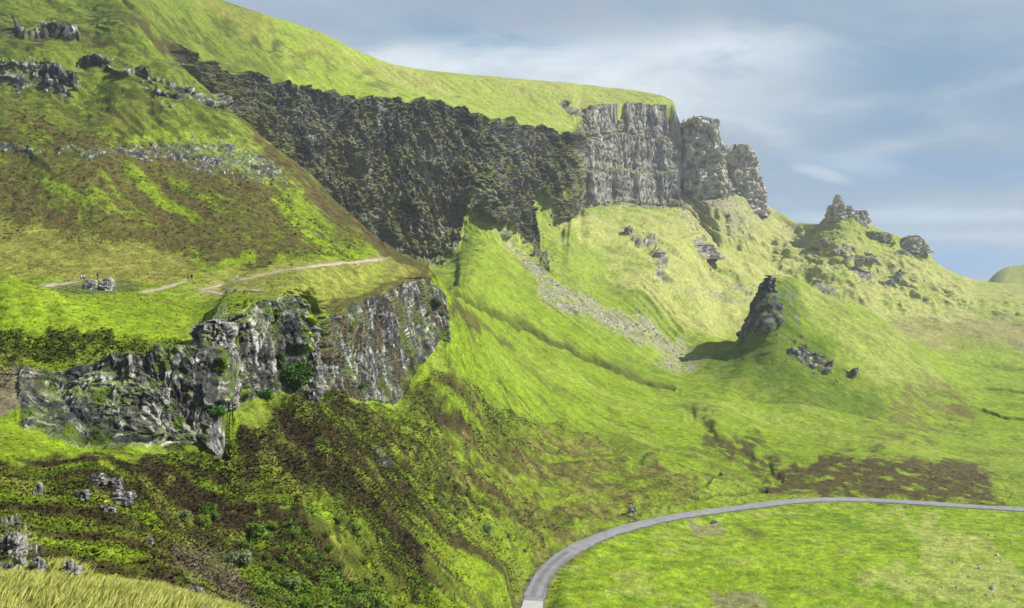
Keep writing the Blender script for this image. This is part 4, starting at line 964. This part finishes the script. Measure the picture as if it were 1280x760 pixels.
# ------------------------------------------------------------------ walkers on the path
def skin_mat(n, c): return plain(n, c, .7, 20, .12, 0)
M_skin = skin_mat('skin', (.45, .28, .2)); M_hair = skin_mat('hair', (.03, .02, .015))
def person(px, py, hpx, jacket, trousers, label, rz=0, pack=None, stride=.25):
    l, n = cast(px, py)
    if l is None: return
    Hh = 1.72
    l2, _ = drop(l.x, l.y); z0 = l2.z if l2 else l.z
    root = empty('person', (l.x, l.y, z0), rz); tag(root, label, 'person', 'walkers on the path')
    J = {'pelvis': (0, 0, .95), 'waist': (0, 0, 1.10), 'chest': (0, .01, 1.32), 'neck': (0, 0, 1.48), 'head': (0, .02, 1.58), 'top': (0, .01, 1.70)}
    R_ = {'pelvis': .145, 'waist': .135, 'chest': .165, 'neck': .06, 'head': .095, 'top': .085}
    E = [('pelvis', 'waist'), ('waist', 'chest'), ('chest', 'neck'), ('neck', 'head'), ('head', 'top')]
    for s, nm in ((-1, 'l'), (1, 'r')):
        f = stride * s
        for kk, p, r in (('hip', (.1*s, 0, .88), .1), ('knee', (.1*s, f*.5+.03, .5), .068), ('ankle', (.1*s, f, .09), .045), ('toe', (.11*s, f+.16, .04), .04),
                         ('sho', (.19*s, 0, 1.40), .07), ('elb', (.25*s, -f*.3, 1.13), .048), ('wri', (.25*s, -f*.7+.06, .90), .035), ('hand', (.25*s, -f*.8+.08, .80), .035)):
            J[kk+nm] = p; R_[kk+nm] = r
        E += [('pelvis', 'hip'+nm), ('hip'+nm, 'knee'+nm), ('knee'+nm, 'ankle'+nm), ('ankle'+nm, 'toe'+nm), ('chest', 'sho'+nm), ('sho'+nm, 'elb'+nm), ('elb'+nm, 'wri'+nm), ('wri'+nm, 'hand'+nm)]
    ks = list(J); me = bpy.data.meshes.new('body'); me.from_pydata([J[k_] for k_ in ks], [(ks.index(a), ks.index(b)) for a, b in E], [])
    o = bpy.data.objects.new('body', me); C.objects.link(o)
    sk = o.modifiers.new('s', 'SKIN'); sb = o.modifiers.new('d', 'SUBSURF'); sb.levels = 1
    for i, k_ in enumerate(ks):
        v = me.skin_vertices[0].data[i]; v.radius = (R_[k_], R_[k_] * (.75 if k_ in ('chest', 'waist', 'pelvis') else 1)); v.use_root = (k_ == 'pelvis')
    dg = bpy.context.evaluated_depsgraph_get(); dg.update(); m2_ = bpy.data.meshes.new_from_object(o.evaluated_get(dg)); m2_.name = 'body'
    o.modifiers.clear(); o.data = m2_; o.parent = root
    m2_.materials.clear()
    for mt in (M_skin, jacket, trousers, M_hair): m2_.materials.append(mt)
    for p in m2_.polygons:
        c = p.center; p.use_smooth = True
        p.material_index = 0 if (c.z > 1.47 or (c.z < .87 and abs(c.x) > .2)) else 1 if c.z > .93 else (3 if c.z < .1 else 2)
    bm = bmesh.new(); bmesh.ops.create_icosphere(bm, subdivisions=2, radius=.115)
    bmesh.ops.delete(bm, geom=[v for v in bm.verts if v.co.z < -.02 and v.co.y > -.02], context='VERTS')
    me = bpy.data.meshes.new('hair'); bm.to_mesh(me); bm.free(); me.materials.append(M_hair)
    hr = bpy.data.objects.new('hair', me); C.objects.link(hr); hr.parent = root; hr.location = (0, -.005, 1.65)
    if pack:
        bm = bmesh.new(); bmesh.ops.create_cube(bm, size=1); bmesh.ops.scale(bm, vec=(.32, .2, .48), verts=bm.verts); bmesh.ops.bevel(bm, geom=bm.edges[:], offset=.06, segments=3, affect='EDGES')
        me = bpy.data.meshes.new('backpack'); bm.to_mesh(me); bm.free(); me.materials.append(pack)
        b_ = bpy.data.objects.new('backpack', me); C.objects.link(b_); b_.location = (l.x + math.sin(rz) * .24, l.y - math.cos(rz) * .24, z0 + 1.25); b_.rotation_euler = (0, 0, rz)
        tag(b_, 'pale backpack worn by the walker in the blue jacket', 'backpack')
MJ = {k_: skin_mat('cloth_' + k_, v) for k_, v in dict(blue=(.10,.22,.42), white=(.6,.65,.7), dark=(.02,.022,.03), olive=(.2,.24,.06), navy=(.015,.03,.09), grey=(.08,.08,.09)).items()}
person(105, 352, 10, MJ['blue'], MJ['navy'], 'walker in a blue jacket with a pale backpack on the left path', 0.4, MJ['white'])
person(101.5, 351.5, 10, MJ['white'], MJ['grey'], 'walker in a whitish jacket beside the one with the backpack', 2.6)
person(122, 350, 10, MJ['dark'], MJ['grey'], 'lone walker all in dark clothes right of the blue jacket pair', 1.2)
person(239.5, 351.5, 10, MJ['dark'], MJ['dark'], 'walker in black at the top of the short earth path', 3.4)
person(235.5, 352, 10, MJ['olive'], MJ['grey'], 'walker in an olive top just left of the one in black', .2)
person(296, 352, 10, MJ['white'], MJ['olive'], 'walker in a white top at the start of the long earth path', -1.3)

# ------------------------------------------------------------------ world, sun, haze, camera
SUN_EL, SUN_AZ = math.radians(42), math.radians(86)     # azimuth clockwise from +Y (view direction)
w = bpy.data.worlds.new('World'); scene.world = w; w.use_nodes = True
T = w.node_tree; T.nodes.clear(); N = T.nodes; Lk = T.links
sky = N.new('ShaderNodeTexSky'); sky.sky_type = 'NISHITA'; sky.sun_disc = False; sky.sun_elevation = SUN_EL; sky.sun_rotation = SUN_AZ; sky.air_density = 1.0; sky.dust_density = .6; sky.ozone_density = 1.3
out = N.new('ShaderNodeOutputWorld'); bg = N.new('ShaderNodeBackground'); bg.inputs['Strength'].default_value = .11
tc = N.new('ShaderNodeTexCoord'); sx = N.new('ShaderNodeSeparateXYZ'); Lk.new(tc.outputs['Generated'], sx.inputs[0])
def mth(op, a, b=None, c=None, clamp=False):
    n_ = N.new('ShaderNodeMath'); n_.operation = op; n_.use_clamp = clamp
    for i, v in enumerate((a, b, c)):
        if v is None: continue
        if isinstance(v, (int, float)): n_.inputs[i].default_value = v
        else: Lk.new(v, n_.inputs[i])
    return n_.outputs[0]
# cloud plane projection of the direction: x/(z+c), y/(z+c)
zc = mth('ADD', mth('MAXIMUM', sx.outputs['Z'], 0.0), .13)
cmb = N.new('ShaderNodeCombineXYZ'); Lk.new(mth('DIVIDE', sx.outputs['X'], zc), cmb.inputs[0]); Lk.new(mth('DIVIDE', sx.outputs['Y'], zc), cmb.inputs[1])
def cn(scale, det, off, dist=0., rough=.55):
    mp = N.new('ShaderNodeMapping'); mp.inputs['Location'].default_value = off; Lk.new(cmb.outputs[0], mp.inputs['Vector'])
    n_ = N.new('ShaderNodeTexNoise'); n_.inputs['Scale'].default_value = scale; n_.inputs['Detail'].default_value = det; n_.inputs['Roughness'].default_value = rough; n_.inputs['Distortion'].default_value = dist
    Lk.new(mp.outputs[0], n_.inputs['Vector']); return n_.outputs['Fac']
def mr(v, a, b, c=0., d=1.):
    n_ = N.new('ShaderNodeMapRange'); n_.interpolation_type = 'SMOOTHSTEP'; Lk.new(v, n_.inputs[0])
    for i, q_ in enumerate((a, b, c, d)): n_.inputs[i+1].default_value = q_
    return n_.outputs[0]
def mixn(f, a, b):
    n_ = N.new('ShaderNodeMixRGB'); Lk.new(f, n_.inputs[0])
    for i, v in ((1, a), (2, b)):
        if isinstance(v, tuple): n_.inputs[i].default_value = (*v, 1)
        else: Lk.new(v, n_.inputs[i])
    return n_.outputs[0]
# a cloud bank at a direction: bell in (x/y, z/y) around the given photo point
ux = mth('DIVIDE', sx.outputs['X'], mth('MAXIMUM', sx.outputs['Y'], .05)); uz = mth('DIVIDE', sx.outputs['Z'], mth('MAXIMUM', sx.outputs['Y'], .05))
cw = N.new('ShaderNodeCombineXYZ'); Lk.new(mth('MULTIPLY', ux, 5.0), cw.inputs[0]); Lk.new(mth('MULTIPLY', uz, 13.0), cw.inputs[1])
wn = N.new('ShaderNodeTexNoise'); wn.inputs['Scale'].default_value = 1.0; wn.inputs['Detail'].default_value = 8; wn.inputs['Roughness'].default_value = .6; wn.inputs['Distortion'].default_value = .4; Lk.new(cw.outputs[0], wn.inputs['Vector'])
wob = wn.outputs['Fac']
def bell(px, py, rx, ry, tilt=0, wb=.75):
    a = mth('MULTIPLY', mth('SUBTRACT', ux, (px - CX) / F), 1 / (rx / F)); b = mth('MULTIPLY', mth('SUBTRACT', uz, (HY - py) / F), 1 / (ry / F))
    b = mth('ADD', b, mth('MULTIPLY', a, tilt))
    r2 = mth('ADD', mth('MULTIPLY', a, a), mth('MULTIPLY', b, b))
    r2 = mth('ADD', r2, mth('MULTIPLY', mth('SUBTRACT', wob, .5), wb * 6))
    return mr(r2, -.6, 1.9, 1.0, 0.0)
K_ = 1 / .11
def ck(r, g, b, s=1.0): return (r * K_ * s, g * K_ * s, b * K_ * s)
SKYS = .64
GREY = ck(.38, .52, .66, SKYS); DGREY = ck(.20, .36, .56, SKYS); WHT = ck(.88, .95, .98, SKYS); BLU = ck(.11, .38, .74, SKYS)
base = mixn(mr(sx.outputs['Z'], .0, .10), BLU, DGREY)

base = mixn(mr(sx.outputs['Z'], .8, 1.0), base, sky.outputs[0])
col = mixn(mr(cn(.9, 6, (1.3, .4, 0), .4), .42, .68, 0, .7), base, GREY)
col = mixn(mr(cn(1.6, 7, (5, 2.1, 0), .5), .50, .78, 0, .45), col, WHT)
c3w = N.new('ShaderNodeCombineXYZ'); Lk.new(mth('MULTIPLY', ux, 2.2), c3w.inputs[0]); Lk.new(mth('MULTIPLY', uz, 6.5), c3w.inputs[1]); c3w.inputs[2].default_value = 4.4
w3 = N.new('ShaderNodeTexNoise'); w3.inputs['Scale'].default_value = 1.0; w3.inputs['Detail'].default_value = 9; w3.inputs['Roughness'].default_value = .58; w3.inputs['Distortion'].default_value = .6; Lk.new(c3w.outputs[0], w3.inputs['Vector'])
cloudy = w3.outputs['Fac']
col = mixn(mr(cloudy, .34, .56, 0, .85), col, ck(.37, .47, .575, SKYS))
col = mixn(mr(cloudy, .54, .70, 0, .6), col, WHT)
def lay(col, f, c, k_): return mixn(mth('MULTIPLY', f, k_), col, c)
col = lay(col, bell(560, 85, 170, 40, .15), WHT, .8)
col = lay(col, bell(860, 95, 200, 70, .35), WHT, .75)
col = lay(col, bell(960, 60, 110, 30, .5), WHT, .5)
col = lay(col, bell(650, 10, 330, 42, 0), ck(.36, .44, .55, SKYS), .85)
col = lay(col, bell(1150, 130, 230, 80, .1), ck(.22, .36, .53, SKYS), .85)
col = lay(col, bell(1120, 215, 200, 28, -.1), ck(.20, .37, .60, SKYS), .7)
col = lay(col, bell(1030, 218, 40, 9, 1.1, .9), WHT, .5)
col = lay(col, bell(1060, 205, 70, 14, .5, .25), ck(.45, .62, .78, SKYS), .5)
col = lay(col, bell(1160, 270, 200, 9, -.2, .25), ck(.52, .68, .82, SKYS), .75)
col = lay(col, bell(1230, 295, 150, 6, -.1, .25), ck(.50, .68, .84, SKYS), .5)
col = lay(col, bell(1200, 325, 110, 20, 0, .2), BLU, .85)
# unseen dark grey added overhead to cut the sky's fill light
col = mixn(mr(sx.outputs['Z'], .42, .66, 0, .85), col, ck(.13, .17, .22, SKYS))
Lk.new(col, bg.inputs['Color']); Lk.new(bg.outputs[0], out.inputs['Surface'])

sl = bpy.data.lights.new('sun', 'SUN'); sl.energy = 5.0; sl.angle = math.radians(.6); sl.color = (1, .96, .88)
so = bpy.data.objects.new('sun', sl); C.objects.link(so)
sd = Vector((math.sin(SUN_AZ) * math.cos(SUN_EL), math.cos(SUN_AZ) * math.cos(SUN_EL), math.sin(SUN_EL)))
so.rotation_euler = sd.to_track_quat('Z', 'Y').to_euler(); so.location = (100, 50, 500)

bm = bmesh.new(); bmesh.ops.create_cube(bm, size=1)
me = bpy.data.meshes.new('haze'); bm.to_mesh(me); bm.free()
hz = bpy.data.objects.new('haze', me); C.objects.link(hz)
hz.scale = (11400, 4900, 380); hz.location = (0, 2410, 90)
mh = bpy.data.materials.new('haze_air'); mh.use_nodes = True; t = mh.node_tree; t.nodes.clear()
pv = t.nodes.new('ShaderNodeVolumePrincipled'); pv.inputs['Color'].default_value = (.86, .92, 1, 1); pv.inputs['Density'].default_value = .00013; pv.inputs['Anisotropy'].default_value = 0
mo = t.nodes.new('ShaderNodeOutputMaterial'); t.links.new(pv.outputs[0], mo.inputs['Volume']); me.materials.append(mh)
tag(hz, kind='stuff')

cam = bpy.data.cameras.new('camera'); co = bpy.data.objects.new('camera', cam); C.objects.link(co)
co.location = (0, 0, 0); co.rotation_euler = (math.radians(90), 0, 0)
cam.sensor_width = 36; cam.lens = 36 * F / 1280; cam.shift_y = -(380 - HY) / 1280; cam.clip_start = .1; cam.clip_end = 30000
scene.camera = co
vs = scene.view_settings; vs.view_transform = 'Standard'; vs.look = 'None'; vs.exposure = .67; vs.gamma = 1
scene.cycles.volume_bounces = 0; scene.cycles.max_bounces = 4; scene.cycles.diffuse_bounces = 2
